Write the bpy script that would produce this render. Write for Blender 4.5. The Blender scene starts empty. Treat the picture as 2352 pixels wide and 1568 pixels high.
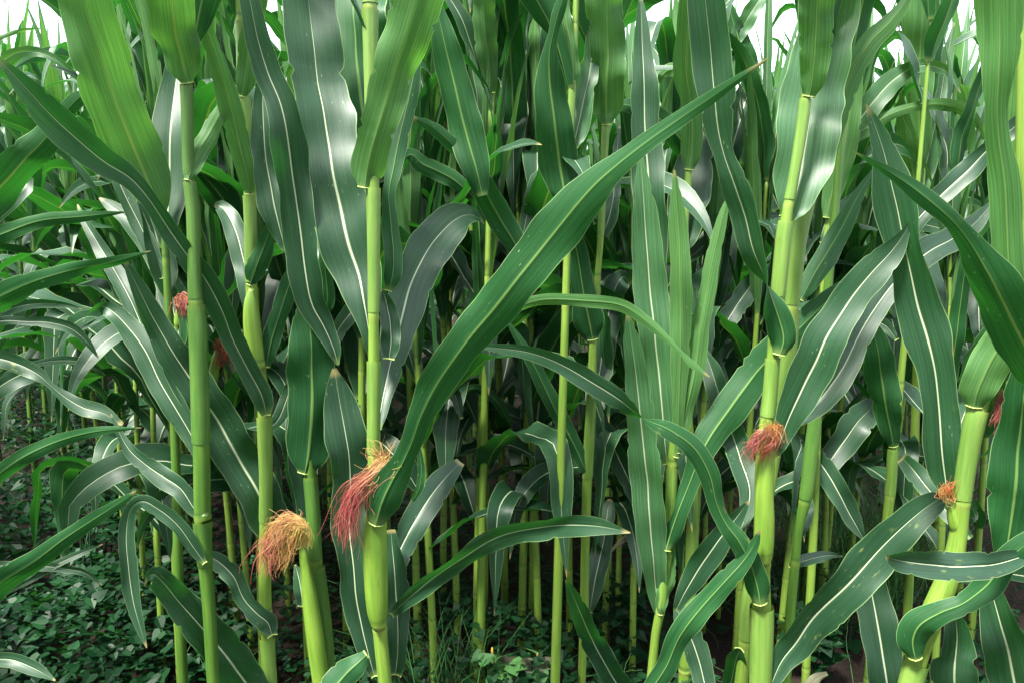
import bpy, math, random
import numpy as np
R = math.radians
C = bpy.context.scene
col = C.collection

# ------------------------------------------------------------------ camera, world, sun, exposure
CAMH, PITCH, FPX, CX, CY = 1.45, R(9.0), 1705.0, 1176.0, 784.0     # the photo is measured on a 2352 x 1568 grid
cam_d = bpy.data.cameras.new('camera'); cam = bpy.data.objects.new('camera', cam_d); col.objects.link(cam)
cam.location = (0, 0, CAMH); cam.rotation_euler = (R(90) - PITCH, 0, 0)
cam_d.sensor_width = 36.0; cam_d.lens = 36.0 * FPX / 2352.0
cam_d.clip_start = 0.05; cam_d.clip_end = 500
C.camera = cam
w = bpy.data.worlds.new('World'); C.world = w; w.use_nodes = True
nt = w.node_tree; nt.nodes.clear()
SUN_EL, SUN_AZ = R(62), R(222)
sky = nt.nodes.new('ShaderNodeTexSky'); sky.sky_type = 'NISHITA'; sky.sun_disc = False
sky.sun_elevation = SUN_EL; sky.sun_rotation = SUN_AZ; sky.air_density = 1.0; sky.dust_density = 4.0
mixw = nt.nodes.new('ShaderNodeMix'); mixw.data_type = 'RGBA'; mixw.inputs[0].default_value = 0.88   # overcast deck
mixw.inputs[7].default_value = (13.2, 14.6, 15.6, 1)
bg = nt.nodes.new('ShaderNodeBackground'); bg.inputs[1].default_value = 0.046
wo = nt.nodes.new('ShaderNodeOutputWorld')
nt.links.new(sky.outputs[0], mixw.inputs[6]); nt.links.new(mixw.outputs[2], bg.inputs[0]); nt.links.new(bg.outputs[0], wo.inputs[0])
sd = bpy.data.lights.new('sun', 'SUN'); sd.energy = 4.0; sd.angle = R(10); sd.color = (1.0, 0.96, 0.88)
sun = bpy.data.objects.new('sun', sd); col.objects.link(sun)
sun.rotation_euler = (R(90) - SUN_EL, 0, R(180) - SUN_AZ)
C.view_settings.view_transform = 'Standard'; C.view_settings.look = 'None'
C.view_settings.exposure = 2.45; C.view_settings.gamma = 1.0
C.cycles.max_bounces = 8; C.cycles.diffuse_bounces = 4; C.cycles.glossy_bounces = 3
C.cycles.transmission_bounces = 5; C.cycles.transparent_max_bounces = 4

# ------------------------------------------------------------------ picture grid -> place, on the upright plane Y
cp, sp = math.cos(PITCH), math.sin(PITCH)
def pt(x, y, Y):
    yc = -(y - CY) / FPX
    d = Y / (cp + yc * sp)
    return np.array(((x - CX) / FPX * d, Y, CAMH + d * (yc * cp - sp)))
def m_per_px(y, Y):
    yc = -(y - CY) / FPX
    return Y / (cp + yc * sp) / FPX
CAMP = np.array((0.0, 0.0, CAMH))
def nrm(v):
    return v / (np.linalg.norm(v, axis=-1, keepdims=True) + 1e-12)
def catmull(P, n):
    """n samples of a centripetal-ish Catmull-Rom curve through the rows of P (first two or three columns are the place)."""
    P = np.array(P, float)
    if len(P) == 2: P = np.array([P[0], (P[0] + P[1]) / 2, P[1]])
    t = np.concatenate([[0], np.cumsum(np.sqrt(np.maximum(1e-9, np.linalg.norm(np.diff(P[:, :2], axis=0), axis=1))))])
    M = np.zeros_like(P)
    for i in range(len(P)):
        if i == 0: M[i] = (P[1] - P[0]) / (t[1] - t[0])
        elif i == len(P) - 1: M[i] = (P[-1] - P[-2]) / (t[-1] - t[-2])
        else:
            a = (P[i] - P[i-1]) / (t[i] - t[i-1]); b = (P[i+1] - P[i]) / (t[i+1] - t[i])
            M[i] = (a * (t[i+1] - t[i]) + b * (t[i] - t[i-1])) / (t[i+1] - t[i-1])
    fine = np.linspace(0, t[-1], 400); out = np.zeros((400, P.shape[1]))
    k = np.clip(np.searchsorted(t, fine, side='right') - 1, 0, len(P) - 2)
    h = (t[k+1] - t[k])[:, None]; u = ((fine - t[k])[:, None]) / h
    out = (2*u**3 - 3*u**2 + 1) * P[k] + (u**3 - 2*u**2 + u) * h * M[k] + (-2*u**3 + 3*u**2) * P[k+1] + (u**3 - u**2) * h * M[k+1]
    L = np.concatenate([[0], np.cumsum(np.linalg.norm(np.diff(out[:, :2], axis=0), axis=1))])
    s = np.linspace(0, L[-1], n)
    return np.stack([np.interp(s, L, out[:, j]) for j in range(P.shape[1])], axis=1)

# ------------------------------------------------------------------ materials
MATS = {}
class NT:
    def __init__(s, name):
        s.m = bpy.data.materials.new(name); s.m.use_nodes = True; s.t = s.m.node_tree; s.t.nodes.clear(); MATS[name] = s.m
    def n(s, typ, **k):
        nd = s.t.nodes.new(typ)
        for a, b in k.items(): setattr(nd, a, b)
        return nd
    def l(s, a, b): s.t.links.new(a, b)
    def put(s, sock, v):
        if hasattr(v, 'is_linked') or hasattr(v, 'links'): s.l(v, sock)
        else: sock.default_value = v if not isinstance(v, tuple) else (v + (1,) if len(v) == 3 and len(sock.default_value) == 4 else v)
    def math(s, op, a, b=0.0, c=None, clamp=False):
        nd = s.n('ShaderNodeMath', operation=op, use_clamp=clamp); s.put(nd.inputs[0], a); s.put(nd.inputs[1], b)
        if c is not None: s.put(nd.inputs[2], c)
        return nd.outputs[0]
    def mix(s, f, a, b, blend='MIX'):
        nd = s.n('ShaderNodeMix', data_type='RGBA', blend_type=blend); s.put(nd.inputs[0], f); s.put(nd.inputs[6], a); s.put(nd.inputs[7], b)
        return nd.outputs[2]
    def step(s, v, lo, hi, a=0.0, b=1.0):
        nd = s.n('ShaderNodeMapRange', interpolation_type='SMOOTHSTEP'); s.put(nd.inputs[0], v)
        for i, q in enumerate((lo, hi, a, b)): s.put(nd.inputs[i+1], q)
        return nd.outputs[0]
    def attr(s, name, typ='GEOMETRY'):
        nd = s.n('ShaderNodeAttribute', attribute_name=name, attribute_type=typ); return nd.outputs['Fac']
    def comb(s, x, y, z=0.0):
        nd = s.n('ShaderNodeCombineXYZ'); s.put(nd.inputs[0], x); s.put(nd.inputs[1], y); s.put(nd.inputs[2], z); return nd.outputs[0]
    def noise(s, vec, scale=1.0, detail=2.0, rough=0.5):
        nd = s.n('ShaderNodeTexNoise'); s.put(nd.inputs['Vector'], vec); nd.inputs['Scale'].default_value = scale
        nd.inputs['Detail'].default_value = detail; nd.inputs['Roughness'].default_value = rough; return nd.outputs[0]
    def objco(s): return s.n('ShaderNodeTexCoord').outputs['Object']
    def rand(s): return s.n('ShaderNodeObjectInfo').outputs['Random']
    def out(s, sh):
        o = s.n('ShaderNodeOutputMaterial'); s.l(sh, o.inputs[0])
    def bsdf(s, colr, rough, spec=0.5, bump=None, bstr=0.2, bdist=0.001, **k):
        b = s.n('ShaderNodeBsdfPrincipled'); s.put(b.inputs['Base Color'], colr); s.put(b.inputs['Roughness'], rough)
        s.put(b.inputs['Specular IOR Level'], spec)
        if bump is not None:
            bp = s.n('ShaderNodeBump'); bp.inputs['Strength'].default_value = bstr; bp.inputs['Distance'].default_value = bdist
            s.l(bump, bp.inputs['Height']); s.l(bp.outputs[0], b.inputs['Normal'])
        return b.outputs[0]
    def trans(s, sh, colr, f):
        t = s.n('ShaderNodeBsdfTranslucent'); s.put(t.inputs[0], colr)
        m = s.n('ShaderNodeMixShader'); s.put(m.inputs[0], f); s.l(sh, m.inputs[1]); s.l(t.outputs[0], m.inputs[2]); return m.outputs[0]

def make_leaf_mat(name, top1, top2, low1, low2, trc, tf):
    q = NT(name)
    du, ss, sm, ue = q.attr('du'), q.attr('ss'), q.attr('sm'), q.attr('ue')
    rnd = q.rand(); back = q.n('ShaderNodeNewGeometry').outputs['Backfacing']
    dmg = q.attr('damage', 'OBJECT')
    off = q.math('MULTIPLY', rnd, 37.0)
    adu = q.math('ABSOLUTE', du); hwid = q.math('DIVIDE', adu, q.math('MAXIMUM', ue, 0.001))
    vein = q.noise(q.comb(q.math('MULTIPLY', du, 620.0), q.math('MULTIPLY', sm, 5.0), off), 1.0, 3.0, 0.6)
    broad = q.noise(q.comb(q.math('MULTIPLY', du, 45.0), q.math('MULTIPLY', sm, 5.0), off), 1.0, 3.0, 0.55)
    hue = q.math('ADD', q.math('MULTIPLY', rnd, 0.6), q.math('MULTIPLY', broad, 0.55), clamp=True)
    top = q.mix(hue, top1, top2); low = q.mix(hue, low1, low2)
    vs = q.step(vein, 0.35, 0.68, 0.80, 1.22)
    base = q.mix(back, top, low)
    vv = q.n('ShaderNodeVectorMath', operation='SCALE'); q.l(base, vv.inputs[0]); q.l(vs, vv.inputs['Scale']); base = vv.outputs[0]
    # pale insect flecks, long along the veins
    fl = q.noise(q.comb(q.math('MULTIPLY', du, 420.0), q.math('MULTIPLY', sm, 75.0), off), 1.0, 1.0, 0.5)
    flz = q.noise(q.comb(q.math('MULTIPLY', du, 16.0), q.math('MULTIPLY', sm, 9.0), off), 1.0, 1.0, 0.5)
    fm = q.math('MULTIPLY', q.step(fl, 0.73, 0.78), q.step(flz, 0.50, 0.62))
    base = q.mix(q.math('MULTIPLY', fm, 0.6), base, (0.26, 0.36, 0.17))
    # yellow sick patches on some leaves
    dn = q.noise(q.comb(q.math('MULTIPLY', du, 120.0), q.math('MULTIPLY', sm, 28.0), off), 1.0, 3.0, 0.6)
    base = q.mix(q.math('MULTIPLY', q.math('MULTIPLY', q.step(dn, 0.62, 0.74), dmg), 0.7), base, (0.26, 0.30, 0.08))
    # edge, midrib, base, tip
    base = q.mix(q.step(ue, 0.955, 0.99, 0.0, 0.55), base, (0.26, 0.40, 0.16))
    rw = q.math('MINIMUM', q.step(ss, 0.0, 0.95, 0.0054, 0.0005), q.math('MULTIPLY', hwid, q.math('ADD', 0.034, q.math('MULTIPLY', hwid, 0.95))))
    rt = q.step(q.math('DIVIDE', adu, rw), 0.25, 0.95, 0.95, 0.0)
    rl = q.step(q.math('DIVIDE', adu, rw), 0.40, 1.15, 0.85, 0.0)
    ribc = q.mix(back, (0.40, 0.46, 0.30), (0.13, 0.24, 0.06))
    base = q.mix(q.math('MULTIPLY', q.mix(back, q.comb(rt, rt, rt), q.comb(rl, rl, rl)), q.step(ss, 0.8, 0.97, 1.0, 0.35)), base, ribc)
    base = q.mix(q.step(ss, 0.002, 0.03, 0.5, 0.0), base, (0.17, 0.25, 0.07))
    eb = q.noise(q.comb(q.math('MULTIPLY', du, 30.0), q.math('MULTIPLY', sm, 22.0), q.math('ADD', off, 9.0)), 1.0, 3.0, 0.6)
    base = q.mix(q.step(q.math('ADD', ue, q.math('MULTIPLY', eb, 0.55)), 1.315, 1.36, 0.0, 0.8), base, (0.16, 0.13, 0.05))
    base = q.mix(q.step(ss, 0.965, 0.99, 0.0, 0.8), base, (0.24, 0.20, 0.08))
    rough = q.math('ADD', q.math('ADD', 0.38, q.math('MULTIPLY', back, 0.10)), q.math('MULTIPLY', broad, 0.20))
    sh = q.bsdf(base, rough, q.math('SUBTRACT', 0.46, q.math('MULTIPLY', back, 0.18)), vein, 0.22, 0.0012)
    tc = q.mix(q.math('MULTIPLY', rl, 0.6), trc, (0.20, 0.22, 0.03))
    vv2 = q.n('ShaderNodeVectorMath', operation='SCALE'); q.l(tc, vv2.inputs[0]); q.l(q.step(vein, 0.3, 0.7, 0.7, 1.3), vv2.inputs['Scale'])
    q.out(q.trans(sh, vv2.outputs[0], tf))
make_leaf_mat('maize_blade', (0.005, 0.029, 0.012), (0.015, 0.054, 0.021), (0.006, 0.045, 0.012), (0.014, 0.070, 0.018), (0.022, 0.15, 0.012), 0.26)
make_leaf_mat('young_skylit_blade', (0.022, 0.080, 0.030), (0.042, 0.115, 0.046), (0.036, 0.112, 0.030), (0.064, 0.155, 0.046), (0.085, 0.25, 0.028), 0.37)  # paler copy: young leaf green, with sky backlight put into the colour

def stalk_mat(name, c1, c2, cn):
    q = NT(name); sm, nd, ang = q.attr('sm'), q.attr('node'), q.attr('ang')
    off = q.math('MULTIPLY', q.rand(), 31.0)
    st = q.noise(q.comb(q.math('MULTIPLY', ang, 26.0), q.math('MULTIPLY', sm, 4.0), off), 1.0, 3.0, 0.6)
    bl = q.noise(q.comb(q.math('MULTIPLY', ang, 1.5), q.math('MULTIPLY', sm, 9.0), off), 1.0, 3.0, 0.55)
    sp = q.noise(q.comb(q.math('MULTIPLY', ang, 14.0), q.math('MULTIPLY', sm, 160.0), off), 1.0, 1.0, 0.5)
    b = q.mix(q.step(q.math('ADD', q.math('MULTIPLY', st, 0.5), q.math('MULTIPLY', bl, 0.5)), 0.36, 0.64), c1, c2)
    b = q.mix(q.step(sp, 0.70, 0.76, 0.0, 0.5), b, (0.10, 0.13, 0.03))
    stn = q.noise(q.comb(q.math('MULTIPLY', ang, 2.2), q.math('MULTIPLY', sm, 26.0), q.math('ADD', off, 5.0)), 1.0, 4.0, 0.65)
    b = q.mix(q.step(stn, 0.60, 0.74, 0.0, 0.45), b, (0.085, 0.060, 0.020))
    b = q.mix(nd, b, cn)
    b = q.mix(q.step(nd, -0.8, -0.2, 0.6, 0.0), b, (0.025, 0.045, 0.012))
    q.out(q.bsdf(b, 0.46, 0.45, st, 0.15, 0.001))
stalk_mat('maize_stalk', (0.085, 0.165, 0.018), (0.155, 0.240, 0.034), (0.20, 0.25, 0.05))
stalk_mat('green_stalk', (0.032, 0.095, 0.010), (0.070, 0.145, 0.018), (0.14, 0.20, 0.035))
stalk_mat('sheath', (0.075, 0.160, 0.022), (0.135, 0.220, 0.042), (0.20, 0.27, 0.05))
stalk_mat('green_sheath', (0.034, 0.100, 0.014), (0.068, 0.145, 0.024), (0.14, 0.20, 0.035))
stalk_mat('husk', (0.080, 0.165, 0.016), (0.145, 0.235, 0.028), (0.33, 0.40, 0.08))
q = NT('collar'); q.out(q.bsdf(q.mix(q.noise(q.objco(), 90.0), (0.17, 0.27, 0.05), (0.32, 0.38, 0.11)), 0.5, 0.4))
def silk_mat(name, root, mid, tip):
    q = NT(name); t, r = q.attr('ss'), q.attr('sr')
    c = q.mix(q.step(q.math('ADD', t, q.math('MULTIPLY', q.math('SUBTRACT', r, 0.5), 0.35)), 0.05, 0.42), root, q.mix(r, mid, tip))
    q.out(q.trans(q.bsdf(c, 0.38, 0.5), c, 0.25))
silk_mat('red_silk', (0.55, 0.34, 0.14), (0.56, 0.15, 0.13), (0.22, 0.028, 0.034))
silk_mat('blond_silk', (0.55, 0.44, 0.12), (0.56, 0.38, 0.13), (0.40, 0.13, 0.06))
silk_mat('brown_silk', (0.42, 0.20, 0.06), (0.34, 0.07, 0.035), (0.16, 0.03, 0.02))
silk_mat('orange_silk', (0.50, 0.38, 0.14), (0.52, 0.22, 0.06), (0.38, 0.10, 0.03))
silk_mat('pink_silk', (0.52, 0.36, 0.16), (0.52, 0.15, 0.12), (0.38, 0.08, 0.08))
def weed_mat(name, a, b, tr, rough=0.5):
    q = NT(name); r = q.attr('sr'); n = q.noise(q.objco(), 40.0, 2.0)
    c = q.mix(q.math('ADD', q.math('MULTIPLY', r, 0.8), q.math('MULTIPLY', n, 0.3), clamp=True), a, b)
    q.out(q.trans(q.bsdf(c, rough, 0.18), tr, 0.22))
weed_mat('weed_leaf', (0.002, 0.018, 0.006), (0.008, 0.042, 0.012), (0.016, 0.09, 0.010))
weed_mat('weed_bright', (0.03, 0.10, 0.03), (0.07, 0.17, 0.05), (0.06, 0.18, 0.03))
weed_mat('grass_blade', (0.02, 0.08, 0.02), (0.055, 0.14, 0.035), (0.05, 0.16, 0.02))
weed_mat('dry_leaf', (0.06, 0.065, 0.04), (0.12, 0.12, 0.075), (0.12, 0.12, 0.04), 0.6)
q = NT('seed_fluff'); q.out(q.bsdf((0.70, 0.70, 0.64), 0.8, 0.2))
q = NT('flower_bud'); q.out(q.bsdf((0.55, 0.36, 0.05), 0.6, 0.3))
q = NT('soil')
oc = q.objco(); n1 = q.noise(oc, 3.0, 5.0, 0.6); n2 = q.noise(oc, 45.0, 4.0, 0.65)
q.out(q.bsdf(q.mix(q.math('MULTIPLY', q.math('ADD', n1, n2), 0.5), (0.009, 0.006, 0.005), (0.036, 0.024, 0.018)), 0.95, 0.15, n2, 0.8, 0.03))

# ------------------------------------------------------------------ mesh makers
def mk(name, V, F, mat, parent=None, attrs=None, smooth=True):
    me = bpy.data.meshes.new(name); me.from_pydata([tuple(map(float, v)) for v in V], [], F)
    me.materials.append(MATS[mat])
    if smooth: me.polygons.foreach_set('use_smooth', [True] * len(me.polygons))
    for k, a in (attrs or {}).items():
        at = me.attributes.new(k, 'FLOAT', 'POINT'); at.data.foreach_set('value', np.asarray(a, np.float32).ravel())
    o = bpy.data.objects.new(name, me); col.objects.link(o)
    if parent is not None: o.parent = parent
    return o
def tag(o, label=None, cat=None, group=None, kind=None):
    if label: o['label'] = label
    if cat: o['category'] = cat
    if group: o['group'] = group
    if kind: o['kind'] = kind
    return o
def empty(name, loc, rz=0.0):
    o = bpy.data.objects.new(name, None); col.objects.link(o); o.location = tuple(map(float, loc)); o.rotation_euler = (0, 0, rz)
    o.empty_display_size = 0.05; return o
UU = np.array([-1, -.86, -.66, -.44, -.24, -.11, -.05, 0, .05, .11, .24, .44, .66, .86, 1.0])
UB = np.array([-1, -.6, -.25, -.06, 0, .06, .25, .6, 1.0])
def blade(P, S, N, W, rng, cup=62.0, fold=0.16, rip=0.05, cupl=0.05, U=UU, tilt=0.0):
    """leaf blade: a channelled ribbon along P, S across, N out of the upper side. Returns verts, faces, attributes, base rim."""
    n = len(P); L = np.concatenate([[0], np.cumsum(np.linalg.norm(np.diff(P, axis=0), axis=1))]); s = L / L[-1]
    W = np.maximum(W, 0.0012)
    ph = np.radians(np.clip(cup * np.exp(-(s / cupl) ** 2) + 7.0, 7, 84))
    f1, f2 = rng.uniform(5.5, 9.0), rng.uniform(5.5, 9.0); p1, p2 = rng.uniform(0, 6.28), rng.uniform(0, 6.28)
    g1, g2 = rng.uniform(15, 24), rng.uniform(15, 24)
    env = np.clip(s / 0.07, 0, 1) * np.clip((1 - s) / 0.25, 0, 1)
    V = []; du = []; ue = []; ss = []; sm = []
    for i in range(n):
        hw0 = W[i] / 2; bend = env[i] * 0.05 * W[i] * (math.sin(f1 * 3.1 * L[i] + p2) + .6 * math.sin(f2 * 6.2 * L[i] + p1))
        for u in U:
            q1, q2 = (f1, p1) if u < 0 else (f2, p2)
            hw = hw0 * (1 + env[i] * (0.045 * math.sin(q1 * 5.2 * L[i] + q2) + 0.025 * math.sin(q1 * 13 * L[i] + 2.3 * q2)))
            r = hw / math.sin(ph[i])
            x = r * math.sin(ph[i] * u); h = r * (1 - math.cos(ph[i] * u))
            au = abs(u)
            h += fold * hw * (au ** 1.15) * min(1, s[i] / 0.08)
            a, b, g = (f1, p1, g1) if u < 0 else (f2, p2, g2)
            h += env[i] * 1.35 * rip * W[i] * au ** 2.2 * (1.4 * math.sin(a * 6.283 * L[i] * 0.55 + b) + 0.55 * math.sin(g * 6.283 * L[i] * 0.5 + 2 * b) * au)
            h += env[i] * tilt * hw * u + bend
            if au < 0.07 and hw > 0.006: h -= 0.0011 * (1 - s[i])
            V.append(P[i] + S[i] * x + N[i] * h); du.append(u * hw); ue.append(au); ss.append(s[i]); sm.append(L[i])
    m = len(U); F = []
    for i in range(n - 1):
        for j in range(m - 1):
            a = i * m + j; F.append((a, a + 1, a + m + 1, a + m))
    # orientation: normal must point along +N
    v0, v1, v3 = V[F[m*2][0]], V[F[m*2][1]], V[F[m*2][3]]
    if np.dot(np.cross(v1 - v0, v3 - v0), N[2]) < 0: F = [f[::-1] for f in F]
    return V, F, dict(du=du, ue=ue, ss=ss, sm=sm), V[:m]
def tube(P, Rr, sides=10, cap=True, nodes=None, flat=None):
    P = np.array(P); n = len(P); T = nrm(np.gradient(P, axis=0)); L = np.concatenate([[0], np.cumsum(np.linalg.norm(np.diff(P, axis=0), axis=1))])
    ref = np.array((1.0, 0, 0)) if abs(T[0][0]) < 0.8 else np.array((0, 1.0, 0))
    V = []; F = []; ang = []; sm = []; nd = []
    for i in range(n):
        a = nrm(ref - T[i] * np.dot(ref, T[i])); b = np.cross(T[i], a); ref = a
        for k in range(sides):
            t = 6.28318 * k / sides
            V.append(P[i] + (a * math.cos(t) + b * math.sin(t)) * Rr[i]); ang.append(abs(t - 3.14159)); sm.append(L[i]); nd.append(0 if nodes is None else nodes[i])
    for i in range(n - 1):
        for k in range(sides):
            F.append((i*sides + k, i*sides + (k+1) % sides, (i+1)*sides + (k+1) % sides, (i+1)*sides + k))
    if cap:
        F.append(tuple(range(sides))[::-1]); F.append(tuple((n-1)*sides + k for k in range(sides)))
    return V, F, dict(ang=ang, sm=sm, node=nd)
def merge(parts):
    V = []; F = []; A = {}
    for v, f, a in parts:
        o = len(V); V += list(v); F += [tuple(i + o for i in q) for q in f]
        for k, x in a.items(): A.setdefault(k, []).extend(list(x))
    return V, F, A
def node_profile(L, Rr, at):
    nd = np.zeros(len(L)); Rr = np.array(Rr, float)
    for s in at:
        Rr *= 1 + 0.07 * np.exp(-((L - s) / 0.006) ** 2)
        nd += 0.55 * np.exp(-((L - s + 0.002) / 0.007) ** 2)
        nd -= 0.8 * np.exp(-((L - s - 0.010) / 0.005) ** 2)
    return Rr, nd

class Plant:
    """a maize plant measured on the photo: its stalk stands on the ground, every leaf is a part of its own"""
    def __init__(s, label, Y, stalk, nodes=(), seed=0, mat='maize_blade', top=4, name='maize_plant', up=2.05, group='maize plants of the front rows', smat='maize_stalk'):
        s.Y, s.mat, s.rng = Y, mat, random.Random(seed + 11)
        st = [tuple(q) for q in stalk]
        pts = [(pt(x, y, Y), wd / 2 * m_per_px(y, Y)) for x, y, wd in st]
        pts = sorted(pts, key=lambda q: -q[0][2])
        a, b = pts[-2], pts[-1]
        if b[0][2] > 0.03:                       # carry the stalk on down to the ground
            d = b[0] - pts[max(0, len(pts) - 4)][0]; d = d / abs(d[2]); d[0] *= 0.5
            pts.append((b[0] + d * (b[0][2] + 0.02), b[1] * 1.05))
        t = pts[0]
        if t[0][2] < up:
            d = t[0] - pts[1][0]; d = d / d[2]; k = up - t[0][2]
            pts.insert(0, (t[0] + d * k * np.array((0.5, 1, 1)), t[1] * 0.5))
        base = pts[-1][0].copy(); base[2] = 0
        s.root = tag(empty(name, base), label, 'maize plant', group); s.base = base
        A = np.array([list(q[0]) + [q[1]] for q in pts])[::-1]
        zz = A[:, 2]; n = 130
        z = np.linspace(zz[0], zz[-1], n)
        px = np.interp(z, zz, A[:, 0]); py = np.interp(z, zz, A[:, 1]); rr = np.interp(z, zz, A[:, 3])
        ker = np.ones(5) / 5
        sm = lambda q: np.convolve(np.pad(q, 2, 'edge'), ker, 'valid')
        P = np.stack([sm(px), sm(py), z], 1); rr = sm(rr)
        nz = sorted([pt(CX, y, Y)[2] for y in nodes] + [0.07, 0.16])
        allz = np.unique(np.concatenate([z] + [q + np.array((-.014, -.010, -.006, -.002, .002, .006, .010, .014)) for q in nz]))
        P = np.stack([np.interp(allz, z, P[:, j]) for j in range(3)], 1); rr = np.interp(allz, z, rr)
        L = allz; rr, nd = node_profile(L, rr, nz)
        V, F, at = tube(P - base, rr, 14, True, nd)
        s.P, s.rr, s.smat = P, rr, smat
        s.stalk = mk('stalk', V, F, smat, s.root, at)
        for k in range(top):
            zz = up - 0.30 + 0.10 * k
            s.free_leaf(zz, s.rng.uniform(0, 6.28), s.rng.uniform(.35, .55), s.rng.uniform(.05, .075), s.rng.uniform(70, 84), s.rng.uniform(.3, 1.0))
    def at(s, z): return np.array([np.interp(z, s.P[:, 2], s.P[:, j]) for j in range(3)])
    def free_leaf(s, z, az, Lg, Wd, el, droop):
        p = s.at(z) - s.base
        V, F, A, rim = wild_blade(s.rng, p, az, Lg, Wd, el, droop)
        return mk('leaf', V, F, s.mat, s.root, A)
    def leaf(s, side, dY, pts, dY0=None, cup=58.0, fold=0.16, rip=0.045, mat=None, damage=0.0, collar=True, cupl=0.05, bow=0.0, tilt=0.0, label=None):
        q = np.array([tuple(p) + (0,) * (4 - len(p)) for p in pts], float)
        if dY0 is None: dY0 = 0.010 if side == 'u' else -0.012
        g = catmull(q, int(np.clip(len(q) * 6, 26, 84)))
        n = len(g); s01 = np.linspace(0, 1, n)
        Y = s.Y + dY0 + (dY - dY0) * s01 ** 1.15 + bow * np.sin(s01 * math.pi)
        P = np.array([pt(g[i, 0], g[i, 1], Y[i]) for i in range(n)])
        W = np.array([g[i, 2] * m_per_px(g[i, 1], Y[i]) for i in range(n)])
        if collar:
            ln = np.concatenate([[0], np.cumsum(np.linalg.norm(np.diff(P, axis=0), axis=1))]); W = W * (1 - 0.36 * np.exp(-(ln / 0.014) ** 2))
        nk = np.ones(n)
        for _ in range(s.rng.randint(0, 3)): nk[s.rng.randint(n // 4, n - 2)] = s.rng.uniform(.80, .93)
        W = W * nk
        T = nrm(np.gradient(P, axis=0)); view = nrm(CAMP - P)
        Nf = nrm(view - T * np.sum(view * T, 1, keepdims=True)); S0 = np.cross(T, Nf)
        wob = np.clip(s01 / .2, 0, 1) * (13 * np.sin(s.rng.uniform(4, 9) * s01 + s.rng.uniform(0, 6.28)) + 6 * np.sin(s.rng.uniform(12, 22) * s01 + s.rng.uniform(0, 6.28)))
        th = np.radians(g[:, 3] + wob)[:, None]
        S = np.cos(th) * S0 + np.sin(th) * Nf; N = np.cos(th) * Nf - np.sin(th) * S0
        if side == 'l': N = -N
        if mat is None and q[:, 1].mean() < 330: mat = 'young_skylit_blade'  # blades high in the frame get the copy with skylight in its colour
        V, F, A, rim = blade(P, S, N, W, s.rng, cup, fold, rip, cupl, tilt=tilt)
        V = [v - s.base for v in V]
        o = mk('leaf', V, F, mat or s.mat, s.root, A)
        o['damage'] = float(damage or s.rng.uniform(0, .10))
        if label: o['label'] = label
        if collar and W[0] > 0.008:
            rim = np.array(rim) - s.base
            cv, cf, ca = tube(rim, np.full(len(rim), 0.0013), 6); mk('collar', cv, cf, 'collar', o)
        return o
    def sheath(s, *spans):
        for y0, y1 in spans:
            z0, z1 = pt(CX, y1, s.Y)[2], pt(CX, y0, s.Y)[2]; z = np.linspace(z0 + .004, z1, 26)
            P = np.stack([np.interp(z, s.P[:, 2], s.P[:, j]) for j in range(3)], 1) - s.base
            r = np.interp(z, s.P[:, 2], s.rr); t = (z - z0) / (z1 - z0); r = r * (1.07 + .10 * t ** 3 - .05 * np.exp(-(t / .04) ** 2)) + .0004
            V, F, at = tube(P, r, 18, False, 0 * z + .35 * np.exp(-((1 - t) / .03) ** 2)); V = np.array(V)
            k = np.arange(len(V)) % 18; c = np.repeat(P, 18, 0); ph = s.rng.randrange(18)
            V = c + (V - c) * (1 + .07 * (((k + ph) % 18) / 18.0))[:, None]
            mk('sheath', V, F, 'green_sheath' if s.smat == 'green_stalk' else 'sheath', s.root, at)
    def ear(s, pts, dY=-0.012, mat='husk'):
        g = catmull(np.array(pts, float), 34); Y = s.Y + dY
        P = np.array([pt(x, y, Y) for x, y, _ in g]); rr = np.array([wd / 2 * m_per_px(y, Y) for x, y, wd in g])
        L = np.concatenate([[0], np.cumsum(np.linalg.norm(np.diff(P, axis=0), axis=1))])
        rr2, nd = node_profile(L, rr, [0.012])
        V, F, at = tube(P - s.base, rr2, 16, True, nd)
        V = np.array(V)
        k = np.arange(len(V)) % 16                                  # overlapping husk edges: one side stands a little proud
        c = np.repeat(P - s.base, 16, 0); V = c + (V - c) * (1 + 0.055 * ((k * 5 / 16.0) % 1.0))[:, None]
        e = mk('ear', V, F, mat, s.root, at); e.data.update(); s.last = e
        return e
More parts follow.
